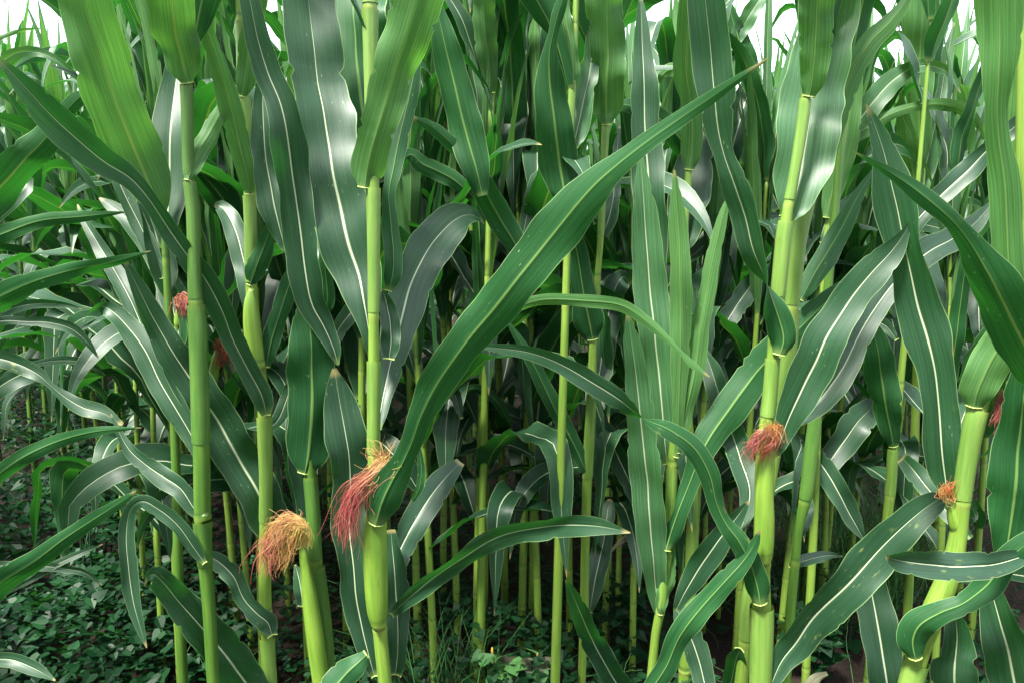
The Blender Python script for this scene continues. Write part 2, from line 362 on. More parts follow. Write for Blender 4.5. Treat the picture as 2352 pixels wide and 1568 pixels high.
    def silk(s, ctrl, spread, mat, n=240, dY=-0.03, parent=None, rad=0.00042, curl=1.0, seed=1, short=0.35, root=6.0):
        """strands from the ear tip along ctrl (photo grid); spread = half width at the end in grid units"""
        rng = random.Random(seed); parts = []
        mp = m_per_px(ctrl[0][1], s.Y)
        c = catmull(np.array([(x, y, 0) for x, y in ctrl], float), 60)
        for i in range(n):
            frac = rng.uniform(short, 1.0) if rng.random() < 0.6 else rng.uniform(0.85, 1.08)
            m = 18; ox, oy, oz = rng.gauss(0, 1), rng.gauss(0, 1), rng.gauss(0, 1)
            r0 = (rng.gauss(0, root), rng.gauss(0, root * 0.6)); k1, k2 = rng.uniform(3, 9), rng.uniform(3, 9); p1, p2, p3 = (rng.uniform(0, 6.28) for _ in range(3))
            am = curl * rng.uniform(2.0, 10.0); stray = 2.2 if rng.random() < 0.2 else rng.uniform(.5, 1.1)
            pts = []
            for j in range(m):
                t = j / (m - 1); f = t * frac; idx = min(59, f * 59); a = int(idx); b = min(59, a + 1); x, y = c[a, :2] + (c[b, :2] - c[a, :2]) * (idx - a)
                if f > 1: x += (f - 1) * (c[59, 0] - c[50, 0]) * 5; y += (f - 1) * (c[59, 1] - c[50, 1]) * 5
                g = spread * stray * t ** 0.75
                x += r0[0] + ox * g * 0.62 + am * t * math.sin(k1 * t + p1); y += r0[1] + oy * g * 0.5 + am * t * math.sin(k2 * t + p2)
                pts.append(pt(x, y, s.Y + dY + (oz * g * 0.55 + am * t * math.sin(4 * t + p3)) * mp) - s.base)
            V, F, A = tube(pts, np.linspace(rad, rad * 0.6, m), 3, False)
            parts.append((V, F, dict(ss=[j / (m - 1) * frac for j in range(m) for _ in range(3)], sr=[rng.random()] * (m * 3))))
            parts[-1][2]['sr'] = [parts[-1][2]['sr'][0]] * (m * 3)
        V, F, A = merge(parts)
        return mk('silk', V, F, mat, parent or s.last, A)
def wild_blade(rng, p, az, Lg, Wd, el, droop, n=26, U=UB, kink=None, twist=1.0):
    """a blade that leaves the stalk at p towards az, rising at el degrees and bending over"""
    h = np.array((math.cos(az), math.sin(az), 0)); side = np.array((-math.sin(az), math.cos(az), 0)); up = np.array((0, 0, 1.0))
    P = [np.array(p) + h * 0.008]; e = R(el); dl = Lg / (n - 1); Ns = []; Ts = []
    sway = rng.uniform(-.5, .5); kp = kink if kink is not None else (rng.uniform(.45, .8) if rng.random() < 0.3 and twist == 1.0 else 2)
    ah = 0
    for i in range(n):
        t = i / (n - 1)
        hd = h * math.cos(ah) + side * math.sin(ah)
        Ts.append(hd * math.cos(e) + up * math.sin(e)); Ns.append(up * math.cos(e) - hd * math.sin(e))
        if i < n - 1: P.append(P[-1] + Ts[-1] * dl)
        e -= droop * (0.25 + 1.5 * t) / (n - 1) * 1.6
        if abs(t - kp) < 0.06: e -= 0.55
        e = max(e, R(-82)); ah += sway / n
    P = np.array(P); N = np.array(Ns); T = np.array(Ts); S = np.cross(T, N)
    tw = rng.uniform(-1.1, 1.1) if rng.random() < 0.6 else rng.uniform(-2.4, 2.4); s = np.linspace(0, 1, n)
    th = (tw * twist * s ** 1.4)[:, None]
    S2 = np.cos(th) * S + np.sin(th) * N; N2 = np.cos(th) * N - np.sin(th) * S
    W = Wd * np.clip(0.34 + 4.5 * s, 0, 1) * np.clip(1 - np.clip((s - .45) / .55, 0, 1) ** 1.7, 0.01, 1)
    return blade(P, S2, N2, W, rng, 50.0, 0.18, 0.055, 0.05, U)

# ------------------------------------------------------------------ the maize plants one can follow in the photo
# A: the plant with the big red silk
A = Plant('straight pale maize stalk with a thick bright husk and a hanging tuft of red silk', 1.27,
    [(850, 0, 32), (852, 150, 29), (855, 280, 28), (857, 425, 29), (858, 520, 27), (858, 640, 24), (858, 725, 25), (858, 760, 22), (859, 825, 27), (859, 930, 27), (858, 1050, 27),
     (862, 1200, 32), (866, 1300, 34), (872, 1440, 33), (877, 1500, 32), (885, 1568, 31)], nodes=[18, 725, 1443], seed=1)
A.leaf('l', -.10, [(838, 432, 50), (842, 395, 78), (858, 330, 84), (876, 270, 84), (897, 200, 92), (920, 120, 106), (945, 40, 116), (970, -40, 116)], cup=66)
A.leaf('u', .13, [(853, 826, 18), (848, 770, 34), (838, 705, 74), (825, 640, 104), (800, 560, 126), (776, 450, 130), (756, 337, 130), (734, 200, 130), (714, 50, 122), (702, -60, 116)], cup=40, rip=.03)
A.leaf('u', .40, [(868, 985, 24), (880, 910, 42), (900, 820, 66), (922, 735, 84), (945, 650, 96), (972, 590, 98), (1008, 540, 98), (1040, 508, 84), (1072, 494, 48), (1098, 500, 26, 40), (1112, 515, 4, 60)], dY0=.03, rip=.06)
A.leaf('l', .22, [(892, 668, 24), (900, 640, 40), (904, 580, 44), (899, 520, 40), (893, 450, 30), (905, 380, 40), (921, 300, 42), (940, 220, 40), (955, 150, 24), (965, 90, 4)], dY0=.12, mat='maize_blade')
A.leaf('u', .03, [(893, 824, 40), (898, 785, 46), (896, 735, 44), (886, 690, 28), (878, 664, 6)], dY0=.012, cup=50)
A.leaf('l', -.34, [(862, 1207, 56), (878, 1150, 84), (902, 1100, 72), (926, 1060, 52), (946, 1015, 52), (966, 956, 60), (1003, 882, 82), (1068, 790, 94), (1128, 717, 96), (1200, 627, 106), (1277, 529, 110), (1365, 424, 86), (1414, 381, 60), (1470, 338, 46), (1560, 274, 38), (1650, 213, 28), (1765, 134, 3)],
       cup=62, fold=.10, rip=.03, dY0=-.05)
A.leaf('u', .08, [(860, 1552, 22), (846, 1500, 42), (822, 1400, 66), (812, 1300, 62), (802, 1210, 78), (806, 1100, 88), (794, 1000, 94), (778, 910, 66), (768, 845, 10)], dY0=.03)
A.leaf('u', .06, [(908, 1548, 42), (914, 1490, 44), (912, 1400, 58), (905, 1300, 52), (897, 1215, 22)], dY0=.025)
A.leaf('u', .22, [(900, 1345, 22), (912, 1280, 58), (935, 1232, 66), (962, 1181, 66), (992, 1135, 62), (1022, 1098, 56), (1058, 1060, 22)], dY0=.05)
A.leaf('u', -.16, [(900, 1410, 22, -8), (925, 1386, 30, -14), (985, 1335, 46, -24), (1070, 1275, 56, -30), (1170, 1226, 60, -30), (1280, 1206, 54, -30), (1370, 1207, 42, -26), (1448, 1222, 3, -20)], dY0=.01)
A.leaf('l', -.10, [(842, 1503, 36), (806, 1535, 58), (758, 1590, 74), (720, 1650, 70)])
A.leaf('l', .05, [(946, 1150, 10), (962, 1125, 18), (968, 1080, 18), (964, 1040, 12), (960, 1010, 3)], dY0=.05, collar=False)
A.ear([(872, 1443, 26), (868, 1410, 44), (864, 1330, 53), (862, 1250, 54), (864, 1190, 48), (870, 1120, 38), (876, 1075, 24), (880, 1058, 8)], dY=-.020)
A.silk([(880, 1062), (856, 1092), (826, 1120), (806, 1165), (796, 1240)], 17, 'red_silk', 230, dY=-.055, seed=3, root=11, curl=2.0)
A.silk([(880, 1070), (876, 1052), (866, 1030)], 26, 'blond_silk', 60, dY=-.05, seed=4, curl=1.5)
A.leaf('l', .24, [(852, 365, 30), (838, 285, 92), (824, 180, 134), (816, 80, 146), (812, -60, 146)], dY0=.16, collar=False, mat='maize_blade')

# B: behind it, dark panel leaf; its own young ear with blond silk
B = Plant('maize stalk behind a broad deep green hanging leaf, blond silk on its thin ear', 1.36,
    [(714, 440, 15), (714, 517, 14), (715, 592, 15), (720, 660, 18), (723, 720, 20), (718, 850, 24), (708, 1000, 27), (712, 1083, 27), (720, 1180, 28), (724, 1285, 29), (733, 1340, 31), (745, 1450, 34), (753, 1568, 35)], nodes=[592, 1287], seed=2, smat='green_stalk', top=0, up=1.5)
B.leaf('l', -.03, [(700, 1088, 52), (708, 1045, 92), (716, 950, 112), (716, 870, 112), (714, 790, 100), (709, 720, 62), (704, 680, 22)], cup=40)
B.leaf('u', -.13, [(776, 838, 10), (766, 800, 34), (744, 750, 50), (717, 700, 60), (701, 620, 76), (690, 530, 80), (676, 430, 74), (662, 330, 86), (643, 236, 68), (616, 169, 60), (592, 90, 55), (574, 0, 46), (560, -60, 40)], dY0=-.025, fold=.12)
B.leaf('l', -.02, [(742, 722, 32), (752, 690, 34), (748, 630, 30), (742, 570, 22), (738, 520, 5)], dY0=.02)
B.leaf('u', .10, [(694, 1392, 26), (691, 1352, 32), (684, 1318, 22), (678, 1296, 4)], dY0=-.02)
B.leaf('u', .25, [(748, 830, 10), (770, 770, 36), (792, 735, 40), (830, 690, 40), (862, 650, 20)], dY0=.2, collar=False)
B.ear([(742, 1600, 36), (733, 1530, 38), (722, 1450, 38), (711, 1370, 32), (701, 1300, 23), (695, 1258, 16), (692, 1244, 6)], dY=-.045)
B.silk([(692, 1250), (690, 1212), (662, 1196), (636, 1222), (618, 1295)], 16, 'blond_silk', 150, dY=-.05, seed=5, root=9, curl=2.4)
B.silk([(640, 1215), (618, 1245), (608, 1290), (612, 1312)], 15, 'red_silk', 90, dY=-.055, seed=6, root=10, curl=1.6)
B.silk([(684, 1210), (668, 1240), (655, 1280), (640, 1305)], 15, 'blond_silk', 60, dY=-.06, seed=7, root=8, curl=1.4)
B.leaf('u', .10, [(655, 575, 18), (634, 490, 62), (616, 400, 62), (606, 310, 56), (604, 220, 42), (616, 140, 10)], dY0=.06, rip=.11, collar=False)

# Cc: stalk with the bulging ear left of B
Cc = Plant('maize stalk with a swollen unopened green ear, just left of the dark hanging leaf', 1.55,
    [(552, -20, 22), (553, 44, 21), (555, 130, 20), (557, 222, 23), (567, 250, 22), (571, 340, 23), (573, 440, 24), (576, 520, 25), (577, 655, 26), (584, 760, 30), (594, 848, 30), (605, 900, 27), (608, 1000, 29), (611, 1100, 26), (608, 1330, 28), (610, 1405, 28), (614, 1470, 27), (620, 1568, 28)], nodes=[47, 446, 848, 1405], seed=3)
Cc.leaf('l', -.06, [(556, 222, 28), (562, 190, 42), (570, 120, 42), (586, 40, 42), (602, -40, 40)])
Cc.leaf('l', -.14, [(572, 447, 26), (569, 405, 46), (549, 325, 50), (524, 225, 50), (502, 150, 42), (478, 80, 36), (452, 0, 32), (436, -50, 26)])
Cc.leaf('l', -.03, [(574, 656, 26), (588, 615, 48), (608, 562, 38), (624, 515, 22), (634, 480, 4)], cup=66)
Cc.leaf('l', .02, [(612, 843, 24), (621, 792, 38), (642, 722, 42), (662, 662, 40), (688, 596, 28), (706, 548, 6)])
Cc.leaf('u', -.34, [(612, 953, 28), (601, 908, 46), (568, 845, 48), (535, 780, 50), (508, 710, 56), (470, 640, 56), (430, 585, 50), (390, 530, 44), (340, 455, 38), (300, 411, 52), (240, 373, 64), (180, 323, 77), (120, 268, 74), (68, 212, 56), (25, 165, 30), (-15, 125, 2)], dY0=-.03, rip=.025)
Cc.leaf('u', -.02, [(625, 1458, 34), (615, 1430, 44), (590, 1408, 40), (560, 1375, 38), (535, 1322, 42), (500, 1288, 38), (462, 1270, 18)], dY0=-.02)
Cc.leaf('u', -.10, [(648, 1245, 30), (622, 1198, 82), (588, 1122, 96), (540, 1037, 94), (473, 923, 94), (405, 821, 76), (354, 734, 54), (321, 669, 38), (297, 620, 20), (280, 588, 3)], dY0=.03, rip=.035)
Cc.leaf('u', -.20, [(640, 1650, 70), (602, 1620, 84), (557, 1556, 87), (502, 1485, 86), (452, 1428, 80), (405, 1373, 62), (372, 1334, 54), (352, 1318, 40), (338, 1325, 16, 30), (332, 1345, 4, 60)], dY0=-.02, damage=.35)
Cc.leaf('u', .30, [(572, 725, 18), (567, 650, 44), (557, 590, 52), (541, 530, 46), (520, 490, 40), (503, 472, 24), (492, 474, 5)], dY0=.18, collar=False)
Cc.leaf('u', .12, [(600, 1000, 16), (640, 960, 30), (665, 900, 30), (690, 860, 22), (712, 830, 4)], dY0=.05)
Cc.ear([(600, 850, 24), (592, 838, 34), (584, 790, 38), (578, 730, 36), (576, 690, 26), (577, 664, 10)], dY=-.016)

# D
D = Plant('thick maize stalk on the left with a pale wide sheath leaf opening near its top', 1.42,
    [(424, 130, 24), (428, 192, 23), (431, 300, 23), (432, 410, 23), (441, 440, 24), (445, 540, 26), (448, 693, 28), (455, 740, 36), (458, 855, 35), (463, 1035, 37), (465, 1185, 37), (468, 1260, 31), (480, 1390, 29), (490, 1568, 28)], nodes=[693, 1186], seed=4, smat='green_stalk')
D.leaf('l', -.12, [(430, 192, 40), (423, 165, 70), (412, 120, 86), (403, 70, 100), (394, 0, 110), (386, -60, 115)], cup=66)
D.leaf('l', .10, [(432, 414, 26), (441, 384, 42), (460, 342, 42), (485, 300, 38), (507, 258, 32), (522, 215, 6)], cup=66)
D.leaf('u', -.10, [(470, 1292, 18), (445, 1257, 28), (405, 1202, 34), (360, 1166, 34), (326, 1150, 30), (302, 1166, 28), (290, 1228, 36), (295, 1305, 36), (306, 1380, 32), (322, 1440, 20), (337, 1487, 2)], dY0=-.02)
D.leaf('u', .05, [(462, 1192, 22), (442, 1162, 36), (415, 1122, 44), (375, 1095, 44), (330, 1063, 36), (295, 1030, 26), (270, 985, 12), (255, 950, 3)])
D.leaf('u', .12, [(476, 1080, 20), (442, 1005, 42), (405, 940, 50), (365, 872, 55), (335, 808, 56), (302, 760, 54), (266, 722, 42), (237, 704, 26, 30), (207, 714, 14, 60), (190, 740, 4, 80)], dY0=.05)
D.leaf('u', .25, [(470, 940, 20), (420, 800, 44), (395, 700, 44), (370, 620, 44), (335, 560, 40), (290, 500, 36), (250, 470, 24), (228, 455, 4)], dY0=.10)

# E: thin stalk carrying the broad leaf top left
E = Plant('thin maize stalk at left carrying the very broad leaf that reaches the top edge', 1.52,
    [(374, 470, 14), (377, 520, 15), (384, 650, 17), (392, 780, 18), (398, 900, 19), (405, 1100, 20), (412, 1400, 22)], nodes=[600, 830], seed=5, smat='green_stalk', top=2, up=1.6)
E.leaf('l', -.16, [(374, 500, 22), (362, 470, 56), (338, 412, 104), (304, 331, 126), (270, 246, 124), (233, 135, 124), (199, 34, 120), (180, -40, 116)], cup=46, rip=.03)
E.leaf('u', .05, [(372, 640, 14), (350, 580, 34), (322, 520, 36), (290, 455, 34), (262, 395, 30), (240, 350, 20), (225, 320, 3)])
E.leaf('l', .04, [(400, 850, 16), (430, 770, 30), (420, 700, 34), (395, 640, 28), (360, 580, 20), (340, 545, 4)])
E.leaf('u', .2, [(398, 930, 20), (360, 830, 42), (330, 760, 44), (300, 690, 40), (262, 620, 38), (225, 560, 30), (190, 500, 16), (178, 470, 3)], dY0=.03)
E.ear([(404, 770, 18), (412, 735, 22), (416, 708, 18), (417, 694, 6)], dY=.05)
E.silk([(417, 700), (417, 685), (424, 690), (420, 720)], 9, 'red_silk', 120, dY=.0, seed=9, root=8, curl=1.6)
E.ear([(486, 900, 18), (492, 850, 22), (498, 815, 16), (500, 800, 6)], dY=.1)
E.silk([(502, 800), (512, 785), (514, 815), (500, 842)], 9, 'brown_silk', 110, dY=.09, seed=10, root=7, curl=1.6)

# H: middle
H = Plant('slender maize stalk under a long grey green sheath leaf, near the top middle', 1.85,
    [(1392, 240, 14), (1391, 287, 15), (1386, 400, 15), (1380, 540, 15), (1374, 620, 14), (1370, 680, 16), (1362, 780, 18), (1360, 900, 20), (1352, 1035, 22), (1347, 1150, 22), (1344, 1260, 20), (1342, 1400, 20), (1336, 1568, 18)], nodes=[640, 900], seed=6)
H.leaf('l', -.12, [(1393, 287, 34), (1392, 255, 68), (1394, 200, 82), (1397, 140, 84), (1395, 80, 80), (1393, 0, 96), (1391, -60, 98)], cup=66)
H.leaf('u', .10, [(1378, 547, 24), (1396, 510, 38), (1408, 460, 34), (1412, 400, 28), (1418, 340, 20), (1424, 290, 4)])
H.leaf('l', -.10, [(1362, 781, 40), (1354, 740, 70), (1343, 690, 60), (1332, 620, 50), (1321, 560, 46), (1308, 490, 42), (1290, 430, 28), (1276, 390, 4)], cup=66, rip=.07)
H.leaf('u', .20, [(1368, 915, 18), (1379, 840, 56), (1392, 750, 58), (1405, 690, 58), (1418, 652, 52), (1432, 634, 30), (1447, 655, 12, 50)], rip=.08)
H.leaf('u', .15, [(1355, 1405, 16), (1366, 1335, 42), (1380, 1270, 48), (1391, 1210, 36), (1397, 1165, 32), (1402, 1145, 8)], damage=.3)
H.leaf('u', -.35, [(1450, 1620, 60), (1412, 1562, 58), (1379, 1505, 56), (1349, 1445, 50), (1326, 1390, 40), (1309, 1350, 20), (1299, 1330, 3)], dY0=-.12, damage=.4, collar=False)
H.leaf('u', .1, [(1360, 900, 18), (1388, 985, 40), (1420, 1050, 46), (1446, 1105, 42), (1468, 1160, 30), (1478, 1205, 4)], dY0=.05)
H.leaf('l', -.05, [(1350, 1090, 20), (1318, 1020, 36), (1286, 960, 40), (1252, 890, 36), (1216, 820, 28), (1180, 760, 14), (1160, 730, 3)])

# I: the young pale plant
I = Plant('young light green maize plant with long narrow leaves fanning up from a low point', 1.46,
    [(1556, 930, 14), (1550, 1000, 20), (1543, 1066, 23), (1540, 1170, 22), (1532, 1264, 20), (1518, 1395, 22), (1506, 1450, 20), (1494, 1568, 20)], nodes=[1066, 1400], seed=7, mat='young_skylit_blade', top=0, up=1.05)
I.leaf('u', .02, [(1531, 1065, 26), (1524, 980, 60), (1512, 850, 76), (1500, 740, 79), (1490, 620, 78), (1482, 517, 62), (1476, 430, 38), (1470, 338, 3)], rip=.025, dY0=.02)
I.leaf('u', .14, [(1506, 640, 50), (1497, 500, 74), (1489, 400, 76), (1483, 320, 72), (1480, 220, 62), (1476, 120, 45), (1473, 40, 25), (1471, -15, 3)], dY0=.10, collar=False, mat='maize_blade')
I.leaf('u', -.08, [(1514, 1418, 14), (1506, 1350, 42), (1497, 1250, 64), (1489, 1150, 74), (1481, 1050, 74), (1470, 950, 63), (1460, 850, 50), (1448, 770, 34), (1440, 715, 4)], dY0=.0, rip=.025)
I.leaf('l', -.06, [(1556, 1040, 20), (1560, 900, 32), (1563, 800, 46), (1563, 700, 52), (1562, 600, 48), (1558, 520, 42), (1552, 440, 22), (1549, 390, 3)], rip=.02, label='bright folded young leaf')
I.leaf('l', -.03, [(1552, 1050, 20), (1575, 950, 36), (1598, 840, 43), (1612, 730, 40), (1628, 640, 37), (1645, 560, 31), (1662, 490, 20), (1679, 438, 3)], rip=.02)
I.leaf('l', .02, [(1530, 1264, 32), (1540, 1225, 46), (1560, 1168, 46), (1586, 1103, 44), (1622, 1018, 62), (1672, 943, 78), (1732, 863, 78), (1802, 788, 76), (1862, 728, 62), (1922, 671, 36), (1987, 620, 2)], cup=66, rip=.02, dY0=-.02, mat='maize_blade')
I.leaf('l', .0, [(1516, 1412, 18), (1522, 1370, 32), (1534, 1320, 34), (1542, 1280, 20), (1548, 1240, 4)], cup=66)

# K: the right hand main plant
K = Plant('tallest bright maize stalk right of the middle with dark reddish silk at its waist', 1.27,
    [(1858, 120, 22), (1852, 226, 23), (1837, 330, 22), (1813, 466, 20), (1804, 503, 27), (1797, 570, 30), (1786, 690, 29), (1776, 800, 27), (1769, 900, 28), (1758, 1000, 34), (1750, 1070, 34), (1752, 1150, 36), (1753, 1240, 37), (1751, 1292, 37), (1749, 1335, 34), (1749, 1388, 45), (1749, 1480, 46), (1746, 1568, 44)], nodes=[470, 1293], seed=8)
K.leaf('l', -.08, [(1858, 222, 42), (1866, 190, 60), (1871, 130, 70), (1875, 60, 76), (1878, 0, 80), (1881, -60, 82)], cup=62, mat='young_skylit_blade', rip=.02)
K.leaf('u', .14, [(1804, 505, 50), (1820, 475, 74), (1838, 400, 120), (1848, 320, 144), (1861, 240, 142), (1881, 150, 132), (1901, 60, 126), (1916, -30, 120)], cup=50, rip=.03)
K.leaf('u', -.12, [(1791, 816, 44, 170), (1800, 777, 62, 170), (1786, 720, 60, 160), (1766, 672, 54, 112), (1745, 618, 54, 40), (1728, 570, 57), (1711, 500, 63), (1689, 430, 60), (1664, 360, 46), (1648, 290, 64), (1640, 210, 86), (1632, 110, 90), (1622, 20, 84), (1615, -50, 80)], dY0=-.02, cup=60)
K.leaf('u', -.06, [(1782, 1045, 26), (1810, 965, 58), (1848, 882, 86), (1876, 826, 94), (1903, 768, 90), (1951, 690, 78), (2001, 628, 74), (2050, 575, 52), (2078, 535, 22), (2097, 496, 3)], dY0=-.02, rip=.03)
K.leaf('u', -.10, [(1747, 1390, 46, 180), (1740, 1348, 56, 180), (1722, 1290, 50, 178), (1698, 1243, 46, 172), (1668, 1203, 40, 150), (1645, 1150, 40, 160), (1630, 1090, 48, 172), (1596, 1030, 52, 170), (1541, 990, 48, 160), (1482, 961, 42, 112), (1430, 922, 46, 30), (1360, 878, 50), (1290, 838, 42), (1220, 811, 34), (1150, 800, 22), (1074, 794, 2)], dY0=-.03, rip=.025, damage=.45, cup=64)
K.leaf('u', .03, [(1768, 1580, 22, -10), (1795, 1520, 54, -18), (1830, 1476, 90, -24), (1867, 1427, 102, -28), (1935, 1350, 98, -28), (2003, 1280, 96, -28), (2071, 1212, 80, -26), (2131, 1162, 58, -22), (2160, 1144, 36, -18), (2178, 1132, 4, -18)], dY0=-.01, damage=.5, rip=.03)
K.leaf('u', .30, [(1700, 1225, 12), (1722, 1130, 48), (1700, 1050, 58), (1676, 980, 62), (1655, 915, 52), (1635, 850, 44), (1622, 815, 20), (1617, 795, 4)], dY0=.12, collar=False)
K.leaf('u', .10, [(1552, 1402, 12), (1580, 1345, 48), (1612, 1295, 58), (1650, 1240, 54), (1690, 1190, 36), (1720, 1150, 6)], dY0=.14, collar=False)
K.leaf('l', -.05, [(1490, 1590, 40), (1530, 1530, 48), (1565, 1455, 54), (1610, 1395, 52), (1660, 1340, 50), (1705, 1290, 38), (1735, 1245, 20), (1745, 1215, 4)], dY0=-.01, collar=False)
K.leaf('u', .20, [(1640, 1640, 50), (1618, 1568, 50), (1602, 1505, 56), (1580, 1450, 48), (1562, 1412, 34), (1550, 1385, 6)], dY0=.10, collar=False)
K.ear([(1752, 1296, 26), (1753, 1270, 40), (1755, 1200, 44), (1755, 1130, 40), (1762, 1060, 34), (1769, 1010, 24), (1775, 978, 8)], dY=-.014)
K.silk([(1778, 978), (1780, 992), (1765, 1020), (1740, 1050)], 13, 'brown_silk', 130, dY=-.035, seed=12, root=10, curl=1.5)
K.silk([(1772, 985), (1750, 995), (1728, 1025), (1722, 1052)], 12, 'red_silk', 80, dY=-.03, seed=13, root=8, curl=1.2)

K2 = Plant('yellowish green maize stalk standing close behind the right of the tallest stalk', 1.38,
    [(1872, 380, 22), (1862, 440, 26), (1848, 490, 31), (1836, 530, 31), (1827, 618, 31), (1819, 705, 28), (1812, 780, 34), (1805, 860, 36), (1797, 935, 35), (1780, 1020, 32), (1765, 1120, 30), (1738, 1280, 28), (1713, 1400, 27), (1712, 1470, 27), (1702, 1568, 30)], nodes=[710, 1288, 1475], seed=9)
K2.leaf('l', .05, [(1862, 445, 30), (1880, 400, 50), (1900, 340, 52), (1925, 260, 50), (1955, 170, 52), (2000, 95, 50), (2045, 50, 40), (2078, 5, 22), (2092, -35, 4)], rip=.03)
K2.leaf('u', .22, [(1822, 975, 30), (1885, 915, 62), (1938, 840, 62), (1975, 765, 56), (2020, 692, 56), (2070, 632, 62), (2130, 582, 64), (2190, 547, 56), (2240, 512, 40), (2287, 456, 4)], dY0=.02)
K2.leaf('u', .10, [(1700, 1488, 34), (1692, 1510, 44), (1680, 1560, 40), (1665, 1620, 30)], dY0=-.02)
K2.leaf('l', .15, [(1840, 690, 20), (1865, 640, 44), (1900, 580, 52), (1935, 520, 46), (1965, 460, 30), (1995, 410, 14), (2015, 380, 3)], dY0=.08)

# N and O: right edge
N = Plant('leaning maize stalk near the right edge that lies far over at its foot', 1.18,
    [(2352, 690, 26), (2320, 760, 30), (2277, 850, 36), (2246, 935, 38), (2236, 980, 38), (2223, 1050, 37), (2208, 1152, 35), (2201, 1240, 37), (2179, 1330, 48), (2150, 1390, 54), (2122, 1460, 48), (2104, 1515, 42), (2092, 1568, 48)], nodes=[1154], seed=10)
N.leaf('l', -.08, [(2236, 936, 56), (2246, 892, 80), (2275, 830, 84), (2320, 760, 78), (2370, 690, 72), (2410, 620, 60)], cup=66, mat='young_skylit_blade', rip=.02)
N.leaf('u', .05, [(2177, 1140, 22), (2170, 1090, 62), (2163, 1030, 74), (2156, 930, 77), (2147, 850, 80), (2130, 775, 96), (2108, 700, 92), (2092, 630, 78), (2078, 560, 76), (2064, 490, 90), (2048, 425, 82), (2030, 350, 54), (2010, 290, 30), (1990, 240, 3)], dY0=.03, rip=.03)
N.leaf('l', -.10, [(2103, 1516, 46), (2097, 1472, 66), (2112, 1436, 64), (2160, 1406, 52), (2215, 1384, 48), (2265, 1345, 60), (2300, 1300, 54), (2340, 1262, 52), (2400, 1225, 48)], cup=66, dY0=-.03)
N.leaf('u', .06, [(2196, 1640, 80), (2192, 1545, 94), (2198, 1480, 66), (2196, 1430, 46), (2190, 1395, 14)], dY0=.03, collar=False)
N.leaf('u', .10, [(2215, 1150, 20), (2226, 1190, 30), (2228, 1170, 30), (2216, 1130, 16), (2208, 1100, 4)], dY0=.02)
N.leaf('u', .35, [(2050, 1650, 64), (2037, 1565, 74), (2023, 1480, 86), (2010, 1400, 78), (2000, 1340, 66), (1995, 1285, 50), (1990, 1250, 12)], dY0=.25, collar=False)
N.leaf('u', .45, [(2230, 1235, 14), (2180, 1180, 40), (2130, 1120, 44), (2095, 1075, 40), (2072, 1050, 28)], dY0=.25, collar=False)
N.ear([(2205, 1235, 28), (2192, 1200, 26), (2184, 1165, 18), (2180, 1148, 7)], dY=.0)
N.silk([(2180, 1152), (2178, 1130), (2182, 1112)], 10, 'orange_silk', 90, dY=-.01, seed=15, root=6, curl=1.0, rad=.0005)

O = Plant('maize plant with pink silk and a long pale upright blade at the right edge', 1.14,
    [(2345, 380, 26), (2352, 480, 28), (2368, 700, 32), (2380, 900, 34), (2392, 1100, 36), (2400, 1400, 38)], nodes=[700, 1000], seed=12, smat='maize_stalk')
O.leaf('l', -.10, [(2345, 760, 40), (2326, 680, 56), (2316, 600, 62), (2313, 520, 62), (2308, 420, 66), (2296, 330, 52), (2290, 250, 47), (2292, 180, 64), (2296, 100, 88), (2294, 0, 100), (2292, -60, 100)], dY0=-.02, rip=.03, mat='young_skylit_blade')
O.leaf('l', -.18, [(2420, 900, 90), (2356, 795, 116), (2306, 695, 112), (2267, 622, 86), (2230, 560, 52), (2190, 510, 40), (2130, 458, 42), (2085, 422, 34), (2035, 390, 22), (1990, 365, 10), (1962, 349, 2)], dY0=-.06, rip=.025)
O.leaf('l', -.04, [(2302, 1300, 24), (2314, 1245, 66), (2328, 1150, 102), (2337, 1050, 104), (2347, 950, 86), (2356, 870, 66), (2364, 790, 40)], dY0=.01, collar=False)
O.leaf('u', -.16, [(2372, 1268, 24), (2330, 1283, 40), (2290, 1294, 56), (2230, 1300, 64), (2160, 1298, 66), (2100, 1292, 58), (2056, 1284, 42), (2034, 1276, 6)], dY0=-.04, damage=.4)
O.leaf('u', .05, [(2350, 1650, 100), (2330, 1565, 108), (2316, 1500, 102), (2301, 1440, 86), (2286, 1390, 62), (2275, 1350, 40), (2262, 1308, 6)], dY0=.02, collar=False)
O.ear([(2352, 1030, 28), (2332, 960, 24), (2318, 925, 12), (2314, 905, 5)], dY=.05)
O.silk([(2316, 900), (2306, 915), (2300, 945), (2294, 968)], 9, 'pink_silk', 180, dY=.03, seed=16, root=7, curl=1.0)

# second line right
T = Plant('tall pale maize plant against the white sky at upper right', 2.2,
    [(2122, 200, 10), (2118, 375, 12), (2114, 500, 13), (2112, 600, 14), (2104, 900, 18), (2096, 1200, 19)], nodes=[600, 900], seed=13)
T.leaf('l', -.1, [(2116, 376, 22), (2112, 332, 46), (2111, 250, 52), (2113, 150, 64), (2118, 50, 80), (2122, -40, 82)], cup=66)
T.leaf('l', .1, [(2128, 170, 20), (2142, 100, 40), (2150, 30, 44), (2155, -30, 42)])
T.leaf('u', .1, [(2108, 470, 20), (2120, 410, 42), (2138, 330, 46), (2155, 255, 46), (2168, 180, 36), (2180, 110, 20), (2192, 52, 3)])
T.leaf('l', -.1, [(2104, 450, 26), (2092, 370, 48), (2079, 300, 36), (2073, 250, 22), (2068, 210, 3)])
T.leaf('l', -.25, [(1918, 420, 16), (1928, 340, 34), (1960, 312, 36), (1995, 293, 34), (2042, 265, 26), (2100, 246, 20), (2160, 240, 28), (2220, 258, 26), (2250, 290, 17), (2278, 334, 3)], dY0=-.2, collar=False)
